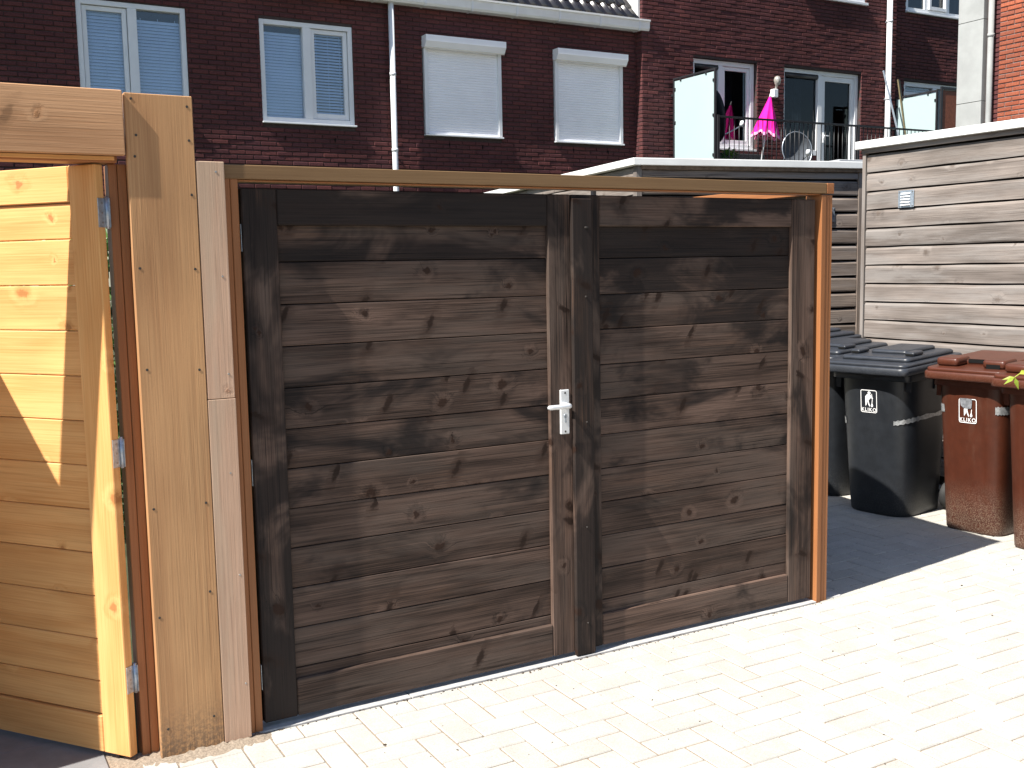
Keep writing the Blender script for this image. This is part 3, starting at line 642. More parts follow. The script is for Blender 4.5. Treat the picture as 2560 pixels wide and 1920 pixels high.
# wall lamp between the window and the door
lp = thing('wall_lamp', 'bulkhead lamp with clear bulb guard on brick beside balcony door', 'lamp', (12.05, YR, 4.48))
MB().cbox(-0.05, 0.05, -0.10, 0.0, -0.07, 0.07, .01).build('lamp_base', 'white_pvc', lp)
g = MB().tube([(0.015,-.06,.06),(0.015,-.09,.13),(0.02,-.10,.16),(0.02,-.10,.22),(0.02,-.10,.27),(0.02,-.10,.285)], [.018,.022,.05,.062,.045,.012], 14).build('bulb_guard', 'lamp_glass', lp)

# --- third house, set back 9 cm, right of the downpipe
h3 = thing('brick_house', 'dark brick house partly hidden behind the pale concrete pillar', 'house', (0, YR+0.09, 0)); h3['group'] = 'dark brick houses in a row'
op3 = [(15.44, 17.25, 2.90, 4.955), (15.44, 17.15, 6.205, 7.3)]
brick_wall(h3, 15.10, 18.8, 2.5, 7.0, op3, 'brick_brown', 'mortar', pick=200)
f = MB(); ring(f, 15.445, 17.245, 2.92, 4.95, 0.08, 0.05, 0.16); f.cbox(16.30, 16.40, 0.0495, 0.159, 3.0, 4.87, .003); f.cbox(15.525, 16.30, 0.051, 0.158, 4.70, 4.76, .003)
w4 = f.build('balcony_door', 'white_pvc', h3); pane(w4, 15.525, 16.30, 4.76, 4.87, 0.10); pane(w4, 15.525, 16.30, 3.0, 4.70, 0.10, 'glass_dark'); pane(w4, 16.40, 17.165, 3.0, 4.87, 0.10, 'glass_dark')
blind(w4, 15.53, 16.30, 4.2, 4.86, 0.18); room(h3, 15.445, 17.245, 2.95, 4.95, 0.30)
f = MB(); ring(f, 15.445, 17.145, 6.225, 7.29, 0.07, 0.02, 0.12); f.cbox(15.96, 16.05, 0.0195, 0.119, 6.295, 7.22, .003); f.cbox(16.56, 16.66, 0.0195, 0.119, 6.295, 7.22, .003)
w5 = f.build('window', 'white_pvc', h3); s = MB(); ring(s, 16.055, 16.555, 6.30, 7.21, 0.055, -0.02, 0.045); s.build('sash', 'white_pvc', w5)
for (a, b) in ((15.515, 15.96), (16.11, 16.50), (16.66, 17.075)): pane(w5, a, b, 6.30, 7.2, 0.05, 'glass_dark')
MB().cbox(15.43, 17.16, -0.045, 0.06, 6.19, 6.222, .003).build('sill', 'white_pvc', w5); room(h3, 15.445, 17.145, 6.225, 7.29, 0.30)

# --- orange brick wing (wall faces -x, plane x = 12)
WX = 12.0
h4 = thing('brick_building', 'bright orange brick building wing with concrete pillar and grey downpipe', 'building', (WX, 0, 0), -math.pi/2)
# local x runs towards -y world: world y = -local x
brick_wall(h4, -5.94, -2.6, 2.2, 7.6, [], 'brick_orange', 'mortar_grey', pick=300)
MB().box(-6.55, -2.6, 0.06, 3.0, 0, 7.6).build('core', 'mortar', h4)
dk = MB(); z = 2.2+CP/2
while z < 7.6: dk.cbox(-6.16, -5.95, 0.045+rj(.002), 0.09, z-BH/2, z+BH/2, .003); z += CP
stuff(dk.build('dark_bricks', 'brick_brown', h4))
pl = None
for i, (a, b) in enumerate(((0.0, 2.21), (2.21, 3.765), (3.765, 4.86), (4.86, 7.6))):
    MB().cbox(-6.57, -6.17, -0.03, 0.3, a+.003, b-.003, .004).build('concrete_panel', 'concrete', h4)
downpipe(h4, -6.055, -0.02, 0, 7.6, 0.04, 'concrete', (4.62,))

# ------------------------------------------------------------------ balconies in front of the taller house
FZ = 2.90; YB = 9.222
bal = thing('balcony', 'long balcony with black steel railing and frosted glass screens', 'balcony', (9.85, YB, FZ))
MB().box(-0.1, 7.4, 0.0, YR-YB-0.02, -0.22, 0.0).build('floor_slab', 'concrete', bal)
def L(x, y, z): return (x-9.85, y-YB, z-FZ)
for x in (9.925, 12.955, 15.03, 17.0): MB().cbox(x-9.85-.022, x-9.85+.022, 0.0, 0.05, 0.0, 0.972, .002).build('rail_post', 'steel_dark', bal)
MB().cbox(0.10, 7.35, 0.008, 0.042, 0.935, 0.965, .002).build('top_rail', 'steel_dark', bal)
MB().cbox(0.10, 7.35, 0.012, 0.038, 0.08, 0.11, .002).build('bottom_rail', 'steel_dark', bal)
bme = MB().tube([(0,0.025,0.11),(0,0.025,0.935)], 0.007, 6).mesh('baluster', 'steel_dark')
x = 10.061
while x < 17.1:
    if all(abs(x-p) > 0.04 for p in (12.955, 15.03, 17.0)): link('baluster', bme, bal, (x-9.85, 0, 0))
    x += 0.0975
def screen(x, y0, y1, z0, z1, lab):
    f = MB(); t = 0.016
    f.cbox(x-t, x+t, y0, y0+.03, z0, z1, .002); f.cbox(x-t, x+t, y1-.03, y1, z0, z1, .002); f.cbox(x-t, x+t, y0+.03, y1-.03, z1-.03, z1-.0005, .002)
    so = f.build('screen_frame', 'steel_dark', bal, L(0,0,0)); so['label'] = lab
    MB().box(x-.005, x+.005, y0+.034, y1-.034, z0+.02, z1-.05).build('frosted_pane', 'frosted_glass', so)
    for z in (z0+.35, z0+.95, z1-.2):
        for yy in (y0+.03, y1-.06): MB().cbox(x-.02, x+.012, yy, yy+.03, z, z+.045, .003).build('clamp', 'steel_dark', so)
    for u in (0.2, 0.8): MB().cbox(x-.02, x+.012, y0+(y1-y0)*u, y0+(y1-y0)*u+.03, z1-.07, z1-.03, .003).build('clamp', 'steel_dark', so)
    MB().cbox(x-.01, x+.05, y1, y1+.06, z1-.28, z1-.24, .002).build('wall_bracket', 'steel_dark', so)
screen(9.878, 9.24, 10.27, FZ, 4.575, 'frosted pale blue glass screen left of the pink parasol')
screen(15.067, 9.37, 10.30, FZ, 4.600, 'frosted pale blue glass screen beside the concrete pillar')
rf = MB(); ring(rf, 14.95, 15.75, FZ+.1, 4.625, 0.045, 9.20, 9.23); ro = rf.build('screen_frame', 'steel_dark', bal, L(0,0,0)); ro['label'] = 'dark framed glass screen with the orange wall reflection put into its rust colour'
MB().box(14.99, 15.71, 9.212, 9.218, FZ+.14, 4.56).build('reflection_pane', 'rust_reflection', ro)  # glass panel; the reflected orange wall is put into its colour

# pink parasol, folded
pu = thing('parasol', 'folded hot pink parasol standing on the balcony', 'parasol', (11.41, 9.99, FZ))
apex = Vector((0.26, -0.02, 1.46)); foot = Vector((0.03, 0, 0.03)); ax = (apex-foot).normalized()
MB().tube([foot, apex], 0.014, 8).build('pole', 'white_pvc', pu)
MB().tube([(0.03,0,0),(0.03,0,0.05)], [0.20,0.17], 16).build('foot_base', 'planter', pu)
e1 = ax.cross(Vector((0,1,0))).normalized(); e2 = ax.cross(e1)
c = MB(); NS, NA = 14, 96; hem0 = apex-ax*0.66
for i in range(NS+1):
    t = i/NS; cen = apex-ax*(0.66*t); rad = 0.018+0.235*t**1.05
    for k in range(NA):
        a = 2*math.pi*k/NA; pl = 1-0.30*(0.25+0.75*t)*abs(math.sin(a*4))**0.7 + 0.03*math.sin(a*3+1)*t
        dr = 0.035*t**3*math.cos(a*8)
        c.v.append(tuple(cen+(e1*math.cos(a)+e2*math.sin(a))*rad*pl-ax*dr))
for i in range(NS):
    for k in range(NA):
        a = i*NA+k; b = i*NA+(k+1) % NA; c.f.append((a, b, b+NA, a+NA)); c.mi.append(0 if i < NS-1 else 1); c.sm.append(True)
c.build('canopy', ['pink_cloth', 'pink_hem'], pu)
MB().tube([apex-ax*.01, apex+ax*.06], [.022,.008], 8).build('finial', 'white_pvc', pu)
# satellite dishes
def dish(loc, nrm, rad, mats, name, lab, arm=True, pole=None):
    t = thing(name, lab, 'dish', loc); q = Vector(nrm).normalized().to_track_quat('Z', 'Y').to_matrix().to_4x4()
    b = MB(); NR, NA = 8, 40; vs = []
    for sgn, off in ((1, 0.0), (0, -0.012)):
        for i in range(NR+1):
            rr_ = rad*i/NR; zz = 0.42*rad*(i/NR)**2-0.42*rad+off
            for k in range(NA): a = 2*math.pi*k/NA; vs.append((rr_*math.cos(a), rr_*1.08*math.sin(a), zz))
    fs = []; m_ = (NR+1)*NA
    for l_ in (0, m_):
        for i in range(NR):
            for k in range(NA): a = l_+i*NA+k; c_ = l_+i*NA+(k+1) % NA; fs.append((a, c_, c_+NA, a+NA))
    for k in range(NA): a = NR*NA+k; c_ = NR*NA+(k+1) % NA; fs.append((a, c_, m_+c_, m_+a))
    b.add(vs, fs, 0, True, q); b.build('reflector', mats, t)
    rm = MB().tube([tuple(q @ Vector((rad*math.cos(a*math.pi/16), rad*1.08*math.sin(a*math.pi/16), 0.0))) for a in range(33)], 0.009, 6, cap=False); rm.build('rim', mats if mats != 'dish_grey' else 'galvanised', t)
    p0 = q @ Vector((0, -rad*0.95, -0.05)); p1 = q @ Vector((0, -rad*0.55, rad*1.15))
    MB().tube([p0, p1], 0.011, 6).build('arm', 'galvanised', t)
    MB().tube([p1+(p1-p0).normalized()*-.03, p1+Vector((0,0,.03)), p1+Vector((0,0,.07))], [.03,.04,.028], 10).build('receiver', 'white_pvc', t)
    if pole: MB().tube([tuple(q @ Vector((0,0,-.33*rad-.05))), (pole[0], pole[1], pole[2]+.3), pole], 0.02, 8).build('mast', 'galvanised', t)
    return t
_d = dish((11.80, 9.47, 3.44), (-0.22, -0.94, 0.14), 0.275, 'dish_grey', 'satellite_dish', 'grey satellite dish low behind the balcony railing', pole=(0.05, 0.2, FZ-3.44)); _d['group'] = 'satellite dishes on the balcony'
_d = dish((10.24, 9.68, 3.93), (0.95, -0.30, 0.15), 0.38, 'dish_dark', 'satellite_dish', 'black satellite dish half hidden behind the frosted glass screen', pole=(0.0, 0.1, FZ-3.93)); _d['group'] = 'satellite dishes on the balcony'
# potted plant and planter box behind the railing
def leafquad(mb, p, d, u, ln, wd, mi=0):
    d = d.normalized(); s_ = d.cross(u).normalized(); n_ = s_.cross(d)
    p = Vector(p)
    pts = [p, p+d*ln*0.35+s_*wd*0.5+n_*wd*.12, p+d*ln-n_*wd*.25, p+d*ln*0.35-s_*wd*0.5+n_*wd*.12, p+d*ln*0.4]
    o = len(mb.v); mb.v += [tuple(q_) for q_ in pts]
    for f_ in ((0,1,4),(1,2,4),(2,3,4),(3,0,4)): mb.f.append(tuple(o+i for i in f_)); mb.mi.append(mi); mb.sm.append(False)
def rvec(): return Vector((random.gauss(0,1), random.gauss(0,1), random.gauss(0,1))).normalized()
pp_ = thing('potted_plant', 'small bright green potted plant behind the balcony railing', 'plant', (10.30, 9.42, FZ))
MB().tube([(0,0,0),(0,0,.02),(0,0,.2)], [.09,.1,.13], 14).build('pot', 'planter', pp_)
lf = MB()
for i in range(170):
    v = rvec(); v.z = abs(v.z)*0.8
    leafquad(lf, Vector((0,0,0.36))+Vector((v.x*0.20, v.y*0.12, v.z*0.14))*random.uniform(.4,1), v+rvec()*.5, Vector((0,0,1)), random.uniform(.05,.09), random.uniform(.03,.045))
stuff(lf.build('foliage', 'pot_leaf', pp_))
px_ = thing('planter_box', 'low dark planter box under the parasol on the balcony', 'planter', (10.95, 10.20, FZ))
b = MB(); b.cbox(-0.35, 0.75, -0.09, 0.09, 0, 0.52, .01); b.build('box', 'planter', px_)
MB().box(-0.33, 0.73, -0.07, 0.07, 0.51, 0.524).build('soil_top', 'soil', px_)
# battens leaning by the downpipe
for (a, b_, w_, mt, lab) in (((14.70, 9.60, FZ), (14.55, 10.14, 5.02), 0.013, 'galvanised', 'thin tall grey pole leaning against the white downpipe'),
                         ((15.13, 9.90, FZ), (15.02, 10.20, 4.90), 0.045, 'pole_yellow', 'yellowish plank leaning beside the white downpipe')):
    pb = thing('leaning_pole' if mt == 'galvanised' else 'leaning_plank', lab, 'pole' if mt == 'galvanised' else 'plank', a); dv = Vector(b_)-Vector(a)
    MB().box(-w_, w_, -.012, .012, 0, dv.length, 0, dv.to_track_quat('Z', 'Y').to_matrix().to_4x4()).build('shaft', mt, pb)

# ------------------------------------------------------------------ sheds
def clad_board(name, parent, mat, x0, x1, z0, h, y, jit=0.0):
    """tongue-and-groove board: sloping top edge, proud face; grain along x, face towards -y"""
    Lh = (x1-x0)/2; pr = [(0.020, 0.0), (0.0, 0.0), (-0.001+jit, 0.010), (jit*0.5, h-0.022), (0.010, h-0.004), (0.020, h-0.004)]
    n = len(pr); NSEG = max(2, int((x1-x0)/0.18)); vs = []; fs = []
    for i in range(NSEG+1):
        xx = -Lh+2*Lh*i/NSEG; wz = 0.0016*math.sin(i*1.7+z0*31)+rj(.0008); wy = 0.0014*math.sin(i*0.9+z0*17)
        vs += [(xx, p[0]+wy, p[1]-h/2+(wz if k in (1, 2, 3, 4) else 0)) for k, p in enumerate(pr)]
    for i in range(NSEG): fs += [(i*n+k, i*n+(k+1) % n, (i+1)*n+(k+1) % n, (i+1)*n+k) for k in range(n)]
    fs += [tuple(range(n))[::-1], tuple(NSEG*n+k for k in range(n))]
    return MB().add(vs, fs).build(name, mat, parent, ((x0+x1)/2, y, z0+h/2))
def vent(parent, x0, x1, z0, z1, y, lab=None):
    v = MB().cbox(x0, x1, y-.004, y, z0, z1, .001).build('vent_plate', 'galvanised', parent)
    n = 5; hh = (z1-z0)/(n+1.2)
    for i in range(n):
        za = z0+hh*(i+0.6); lw = (x1-x0)*0.29; xc = (x0+x1)/2
        MB().add([(xc-lw,y-.0045,za+.72*hh),(xc+lw,y-.0045,za+.72*hh),(xc+lw,y-.018,za+.22*hh),(xc-lw,y-.018,za+.22*hh),(xc-lw,y-.0045,za),(xc+lw,y-.0045,za)], [(0,1,2,3),(3,2,5,4),(0,3,4),(1,5,2)]).build('louvre', 'white_pvc', v)
    for xx in (x0+.012, x1-.012):
        for zz in (z0+.012, z1-.012): MB().tube([(xx,y-.004,zz),(xx,y-.008,zz)], .005, 6).build('screw', 'screw_steel', v)
# right shed: wall plane x = 5.3 facing -x; local x runs to -y world, corner at y = 2.15
s1 = thing('timber_shed', 'sunlit weathered grey-brown clad shed with white roof edge behind the bins', 'shed', (5.30, 2.15, 0), -math.pi/2); s1['group'] = 'timber sheds'
PIT = 0.1362; zz = 1.038-7*PIT; i = 0
while zz < 2.40:
    top = min(PIT, 2.43-zz)
    if top > 0.03: clad_board('cladding_board', s1, 'weathered', 0.035, 4.6, zz, top-0.008, -0.022, rj(.003))
    zz += PIT
MB().box(0.02, 4.6, 0.0, 3.0, 0, 2.42).build('core', 'black_gap', s1)
board('corner_trim', s1, 'weathered', 0, 2.42, 0.03, 0.055, 'z', (0.0, -0.034, 0.0))
board('top_trim', s1, 'weathered', 0, 4.6, 0.035, 0.022, 'x', (0.0, -0.046, 2.40))
MB().cbox(-0.04, 4.6, -0.075, 3.0, 2.434, 2.492, .004).build('roof_edge', 'fascia_white', s1)
vent(s1, 2.15-1.816, 2.15-1.679, 1.985, 2.108, -0.026)
# middle shed, turned 10 degrees; corner at (4.18, 3.5)
RZ = R(-10)
s2 = thing('timber_shed', 'shaded dark clad shed with white roof edge behind the double gate', 'shed', (4.18, 3.50, 0), RZ); s2['group'] = 'timber sheds'
zz = 1.038-7*0.139+.03; W2 = 2.18; D2 = 4.2
MB().box(0.02, W2-.02, 0.02, D2, 0, 2.40).build('core', 'black_gap', s2)
while zz < 2.36:
    top = min(0.139, 2.405-zz)
    if top > 0.03:
        clad_board('cladding_board', s2, 'weathered_dark', 0.045, W2-.04, zz, top-0.014, -0.003, rj(.003))
        if zz > 1.5:
            o = clad_board('side_board', s2, 'weathered', 0.0, D2-.05, zz, top-0.004, 0.0, rj(.002)); o.rotation_euler = (0,0,-math.pi/2); o.location = (-0.003, D2/2+.02, zz+top/2)
    zz += 0.139
board('corner_post', s2, 'weathered', 0, 2.405, 0.05, 0.06, 'z', (-0.012, -0.015, 0.0)); board('end_post', s2, 'weathered_dark', 0, 2.40, 0.035, 0.05, 'z', (W2-.035, -0.012, 0.0))
board('top_trim', s2, 'old_batten', 0, W2, 0.03, 0.025, 'x', (0.03, -0.030, 2.378))
MB().box(-0.03, -0.004, 0.80, 0.86, 0.0, 2.34).build('door_trim', 'steel_dark', s2)
MB().cbox(-0.055, W2+.03, -0.055, D2, 2.408, 2.466, .004).build('roof_edge', 'fascia_white', s2)
vent(s2, 1.72, 1.90, 1.952, 2.075, -0.006)
# flat roof further back
s3 = thing('flat_roof_shed', 'pale flat roof edge of a shed beyond the dark clad shed', 'shed', (7.35, 4.35, 0), RZ)
MB().box(0.04, 4.0, 0.04, 2.2, 0, 2.55).build('wall', 'weathered_dark', s3); MB().cbox(0, 4.1, 0, 2.3, 2.55, 2.645, .004).build('roof_edge', 'fascia_grey', s3)
# ivy in the gap between the two sheds
iv = thing('ivy', 'ivy climbing in the gap between the two timber sheds', 'ivy', (6.15, 3.55, 0), 0); iv['group'] = 'ivy plants'
lf = MB()
for i in range(1500):
    z = random.uniform(0.3, 2.02); p = Vector((random.uniform(-.25,.5), random.uniform(-.12,.12), z)); leafquad(lf, p, rvec()+Vector((-.3,-.5,-.4)), Vector((-.6,-.7,.3))+rvec()*.4, random.uniform(.05,.08), random.uniform(.045,.07))
stuff(lf.build('foliage', 'ivy_leaf', iv)); st = MB()
for k in range(5): st.tube([(rj(.2)+.1, rj(.05), 0), (rj(.2)+.1, rj(.05), .8), (rj(.2)+.1, rj(.05), 1.9)], [.012,.009,.005], 6)
st.build('stem', 'old_batten', iv)

# ------------------------------------------------------------------ kerb under the gate
kb = thing('threshold_kerb', 'pale concrete kerb strip under the dark double gate', 'kerb', (0, 0, 0))
for (a, b) in ((-0.145, 0.552), (0.552, 1.552), (1.552, 2.625)): MB().cbox(a+.002, b-.002, -0.0245, 0.066, -0.08, 0.0262+rj(.0005), .002).build('kerb_stone', 'kerb_concrete', kb)
MB().cbox(2.702, 2.80, -0.012, 0.06, -0.08, 0.026, .004).build('kerb_stone', 'kerb_concrete', kb)

# ------------------------------------------------------------------ hardwood gate frame with side plate
JF = -0.020
fr = thing('hardwood_gateway', 'orange-brown hardwood frame round the dark double gate', 'gateway', (0, 0, 0))
board('jamb', fr, 'hardwood', 0, 1.905, 0.030, 0.10, 'z', (-0.066, JF, 0.012)); board('jamb_strip', fr, 'hardwood', 0, 1.905, 0.0255, 0.10, 'z', (-0.0345, JF+.0015, 0.012))
x = 2.626
for i, w_ in enumerate((0.0275, 0.0205, 0.0195)):
    board('jamb' if i == 0 else 'jamb_strip', fr, 'hardwood', 0, 1.90, w_, 0.10, 'z', (x, JF+(0, .002, .0035)[i], 0.010)); x += w_+.0012
board('top_beam', fr, 'beam_wood', 0, 2.72, 0.046, 0.09, 'x', (-0.066, JF-.002, 1.9165))
board('beam_lip', fr, 'hardwood', 0, 2.68, 0.006, 0.07, 'x', (-0.04, JF+.012, 1.910))
sp = board('side_plate', fr, 'hardwood', 0, 2.3, 0.046, 0.044, 'y', (2.6555, JF-.0025, 1.9165))
# grey side fence under the plate: it shades the paving by the bins
sf = thing('side_fence', 'grey board fence standing behind the right gate post', 'fence', (2.700, 0.09, 0), R(-6.3))
for k in range(14): board('fence_board', sf, 'weathered_dark', 0, 2.15, 0.133, 0.02, 'y', (0.0, 0.0, 0.065+k*0.1345))
for yy in (0.0, 2.08): board('fence_post', sf, 'weathered_dark', 0, 1.90, 0.02, 0.06, 'z', (0.021, yy, 0.0))
# ------------------------------------------------------------------ dark double gate
ZB = 0.042; HT = 1.848
def leaf(root, W, sl, sr, stains, seams, sname='stile'):
    """root at the leaf's lower left corner; sl, sr = stile widths"""
    board('stile', root, 'dark_wood', 0, HT, sl, 0.045, 'z', (0.0, 0.0, 0.0), .004, stain=stains['sl'])
    board('stile', root, 'dark_wood', 0, HT, sr, 0.045, 'z', (W-sr, 0.0, 0.0), .004, stain=stains['sr'])
    board('top_rail', root, 'dark_wood', 0, W-sl-sr-.002, 0.122, 0.044, 'x', (sl+.001, 0.0006, HT-0.1225), .004, stain=stains['top'])
    board('bottom_rail', root, 'dark_wood', 0, W-sl-sr-.002, 0.134, 0.044, 'x', (sl+.001, 0.0006, 0.0), .004, stain=stains['bot'])
    zs = seams
    for i in range(len(zs)-1):
        a, b = zs[i+1], zs[i]; t = i/(len(zs)-2)
        o = board('plank', root, 'dark_wood', 0, W-sl-sr+.02, (b-a)-0.0028, 0.02, 'x', (sl-.01, 0.017+rj(.0012), a+.0014), .0022, stain=stains['pl'](i), rot=(rj(.004), rj(.0006), 0))
    MB().box(sl-.01, W-sr+.01, 0.0385, 0.0395, 0.12, HT-.11).build('backing', 'black_gap', root)
l1 = thing('gate_leaf', 'left leaf of dark stained plank gate, carrying the aluminium handle', 'gate', (0.004, 0.0, ZB)); l1['group'] = 'leaves of the dark double gate'
zs = [1.770, 1.644, 1.4995, 1.356, 1.212, 1.0685, 0.929, 0.788, 0.6465, 0.5025, 0.3575, 0.213, 0.165]
leaf(l1, 1.290, 0.120, 0.104, dict(sl=0.66, sr=0.42, top=0.88, bot=0.26, pl=lambda i: (0.52, 0.42, 0.44, 0.42, 0.50, 0.48, 0.44, 0.32, 0.30, 0.28, 0.24, 0.34)[i]), [z-ZB for z in zs])
l2 = thing('gate_leaf', 'right leaf of dark stained plank gate with black cover strip at its left edge', 'gate', (1.300, 0.0, ZB)); l2['group'] = 'leaves of the dark double gate'
zs = [1.770, 1.641, 1.496, 1.356, 1.213, 1.070, 0.925, 0.784, 0.645, 0.5045, 0.365, 0.232, 0.170]
leaf(l2, 1.308, 0.132, 0.142, dict(sl=0.52, sr=0.46, top=0.50, bot=0.40, pl=lambda i: (0.90, 0.76, 0.56, 0.52, 0.40, 0.44, 0.46, 0.40, 0.34, 0.30, 0.30, 0.36)[i]), [z-ZB for z in zs])
board('cover_strip', l2, 'dark_wood', 0, HT-0.004, 0.092, 0.021, 'z', (-0.011, -0.0225, -0.012), .003, stain=0.80)
for z in (1.72, 1.45, 0.95, 0.52, 0.12): MB().tube([(0.045+rj(.02), -.0215, z), (0.045, -.0245, z)], .0035, 8).build('screw', 'screw_dark', l2)
# handle on the left leaf
hd = MB().cbox(1.228, 1.270, -0.010, 0.0005, 0.949-ZB, 1.127-ZB, .003).build('handle_plate', 'aluminium', l1)
lv = MB(); lz = 1.066-ZB
lv.tube([(1.250,-.009,lz),(1.250,-.030,lz),(1.2505,-.040,lz),(1.247,-.047,lz),(1.238,-.050,lz),(1.20,-.050,lz),(1.165,-.049,lz),(1.152,-.048,lz),(1.146,-.047,lz)], [.011,.0095,.0095,.0098,.0098,.0094,.0094,.009,.004], 14)
lv.build('lever', 'aluminium', hd)
kh = MB().tube([(1.250,-.0095,1.022-ZB),(1.250,-.0125,1.022-ZB)], .0085, 14); kh.cbox(1.2455, 1.2545, -.0123, -.009, 0.996-ZB, 1.018-ZB, .001); ko = kh.build('lock_cylinder', 'galvanised', hd)
MB().box(1.249, 1.251, -.0128, -.0122, 1.014-ZB, 1.026-ZB).build('key_slot', 'slot_dark', hd)
for z in (1.114, 0.960): MB().tube([(1.2495,-.0095,z-ZB),(1.2495,-.0108,z-ZB)], .0042, 10).build('screw', 'screw_dark', hd)
def knuckle(parent, x, y, z, h): MB().tube([(x,y,z),(x,y,z+h)], .006, 10).build('hinge', 'galvanised', parent)
for z in (1.66, 0.87, 0.15): MB().cbox(-0.0085, -0.0065, -0.012, 0.03, z-ZB+.02, z-ZB+.11, .0005).build('hinge', 'galvanised', l1)

# ------------------------------------------------------------------ pale timber portal at the left
PF = -0.045
po = thing('timber_portal', 'tall pale larch portal of wide post, batten and header beside the dark gate', 'gateway', (-0.25, 0, 0))
def PX(x): return x+0.25
board('post_board', po, 'larch_post', 0, 2.18, 0.2065, 0.026, 'z', (PX(-0.3555), PF, -0.012), .0025)
board('batten', po, 'pink_batten', 0, 0.767, 0.089, 0.026, 'z', (PX(-0.1465), PF+.0005, 1.2005), .002); board('batten', po, 'pink_batten', 0, 1.172, 0.092, 0.0265, 'z', (PX(-0.1475), PF, 0.027), .002)
board('header_board', po, 'larch', 0, 1.27, 0.196, 0.03, 'x', (PX(-1.632), PF-.015, 1.976), .0025)
board('header_beam', po, 'hardwood', 0, 1.12, 0.09, 0.085, 'x', (PX(-1.50), PF+.0285, 1.957), .003)
board('metal_strip', po, 'pine_door', 0, 1.10, 0.012, 0.03, 'x', (PX(-1.49), PF+.016, 1.963), .001)
board('jamb', po, 'hardwood', 0, 1.96, 0.0265, 0.085, 'z', (PX(-0.404), PF+.062, -0.004), .002); board('jamb_strip', po, 'hardwood', 0, 1.96, 0.026, 0.085, 'z', (PX(-0.3765), PF+.060, -0.004), .002)
board('core_post', po, 'larch', 0, 1.955, 0.25, 0.09, 'z', (PX(-0.349), PF+.0285, 0.0), .003)
board('post_board', po, 'larch', 0, 2.18, 0.2065, 0.026, 'z', (PX(-1.745), PF, -0.012), .0025); board('core_post', po, 'larch', 0, 1.955, 0.19, 0.115, 'z', (PX(-1.735), PF+.0285, 0.0), .003)
for (x, z) in ((-.334,2.15),(-.166,2.135),(-.325,2.04),(-.165,2.03),(-.332,1.975),(-.165,1.86),(-.336,1.63),(-.166,1.625),(-.332,1.31),(-.169,1.30),(-.336,0.86),(-.17,0.86),(-.337,0.50),(-.172,0.56),(-.33,0.12),(-.18,0.13)):
    MB().tube([(PX(x), PF-.0012, z), (PX(x), PF+.004, z)], .0042, 8).build('screw', 'screw_dark', po)
for (x, z) in ((-.085,1.935),(-.08,1.60),(-.075,1.28),(-.085,0.95),(-.07,0.60),(-.068,0.22)):
    MB().tube([(PX(x), PF-.0008, z), (PX(x), PF+.004, z)], .0034, 8).build('screw', 'screw_steel', po)
# ------------------------------------------------------------------ open pine door
DA = math.atan2(0.79578, -0.60559)     # direction of the leaf in plan
# front face must look towards the street: with local x = (-.606,.796), local -y = (-.796,-.606)*-1 -> flip by mirroring thickness
d1 = thing('garden_door', 'pale pine plank door standing ajar, lit by a wedge of sunlight', 'door', (-0.446, -0.006, 0.034), DA); d1['group'] = 'pine garden door leaves'
def door_parts(t, fl):
    """fl=-1: thickness grows towards local -y"""
    W, H, T_, Wd = 1.03, 1.919, 0.033, 0.113
    def bx(nm, a, b, z0, h, d, th, ax):
        y = d if fl > 0 else -d-th
        board(nm, t, 'pine_door', 0, (b-a) if ax == 'x' else h, h if ax == 'x' else (b-a), th, ax, (a, y, z0), .003)
    bx('stile', 0.0, Wd, 0.0, H, 0.0, T_, 'z'); bx('stile', W-Wd, W, 0.0, H, 0.0, T_, 'z')
    bx('top_rail', Wd+.001, W-Wd-.001, H-0.112, 0.1115, 0.0005, T_-.001, 'x'); bx('bottom_rail', Wd+.001, W-Wd-.001, 0.0, 0.125, 0.0005, T_-.001, 'x')
    seams = [H-0.114]; z = 1.692
    while z > 0.16: seams.append(z); z -= 0.1452
    seams.append(0.127)
    for i in range(len(seams)-1): bx('plank', Wd-.01, W-Wd+.01, seams[i+1]+.001, seams[i]-seams[i+1]-.002, 0.010+rj(.0008), 0.018, 'x')
door_parts(d1, -1)
for z in (1.725, 0.965, 0.215):
    ho = MB().cbox(-0.0025, 0.0, -0.031, -0.002, z, z+.090, .0008).build('hinge', 'galvanised', d1)
    MB().tube([(-0.004, -0.037, z-.004), (-0.004, -0.037, z+.096)], .0065, 10).build('hinge_pin', 'galvanised', ho)
    MB().box(-0.016, 0.0, -0.0395, -0.0375, z, z+.090).build('hinge_leaf', 'galvanised', ho)
    for q in (.015, .045, .075): MB().tube([(-0.0024, -0.018, z+q), (-0.0036, -0.018, z+q)], .0035, 8).build('screw', 'screw_steel', ho)
d2 = thing('garden_door', 'second pale pine door leaf left of the portal opening', 'door', (-1.505, 0.022, 0.034), math.atan2(0.82, 0.572)); d2['group'] = 'pine garden door leaves'
door_parts(d2, -1)
# greenery seen through the gap behind the open door
iv2 = thing('ivy', 'sunlit ivy in the narrow gap behind the open pine door', 'ivy', (0.06, 3.20, 0)); iv2['group'] = 'ivy plants'
lf = MB()
for i in range(3400):
    z = random.uniform(0.02, 1.92); p = Vector((random.uniform(-.75,.7), random.uniform(-.2,.2), z)); leafquad(lf, p, rvec()+Vector((-.2,-.4,-.4)), Vector((-.7,-.5,.4))+rvec()*.5, random.uniform(.045,.085), random.uniform(.04,.065))
stuff(lf.build('foliage', 'ivy_leaf', iv2)); st = MB()
for k in range(7): st.tube([(rj(.4), .05+rj(.05), 0), (rj(.4), .05+rj(.05), .8), (rj(.4), .05+rj(.05), 1.6)], [.012,.009,.005], 6)
st.build('stem', 'old_batten', iv2)

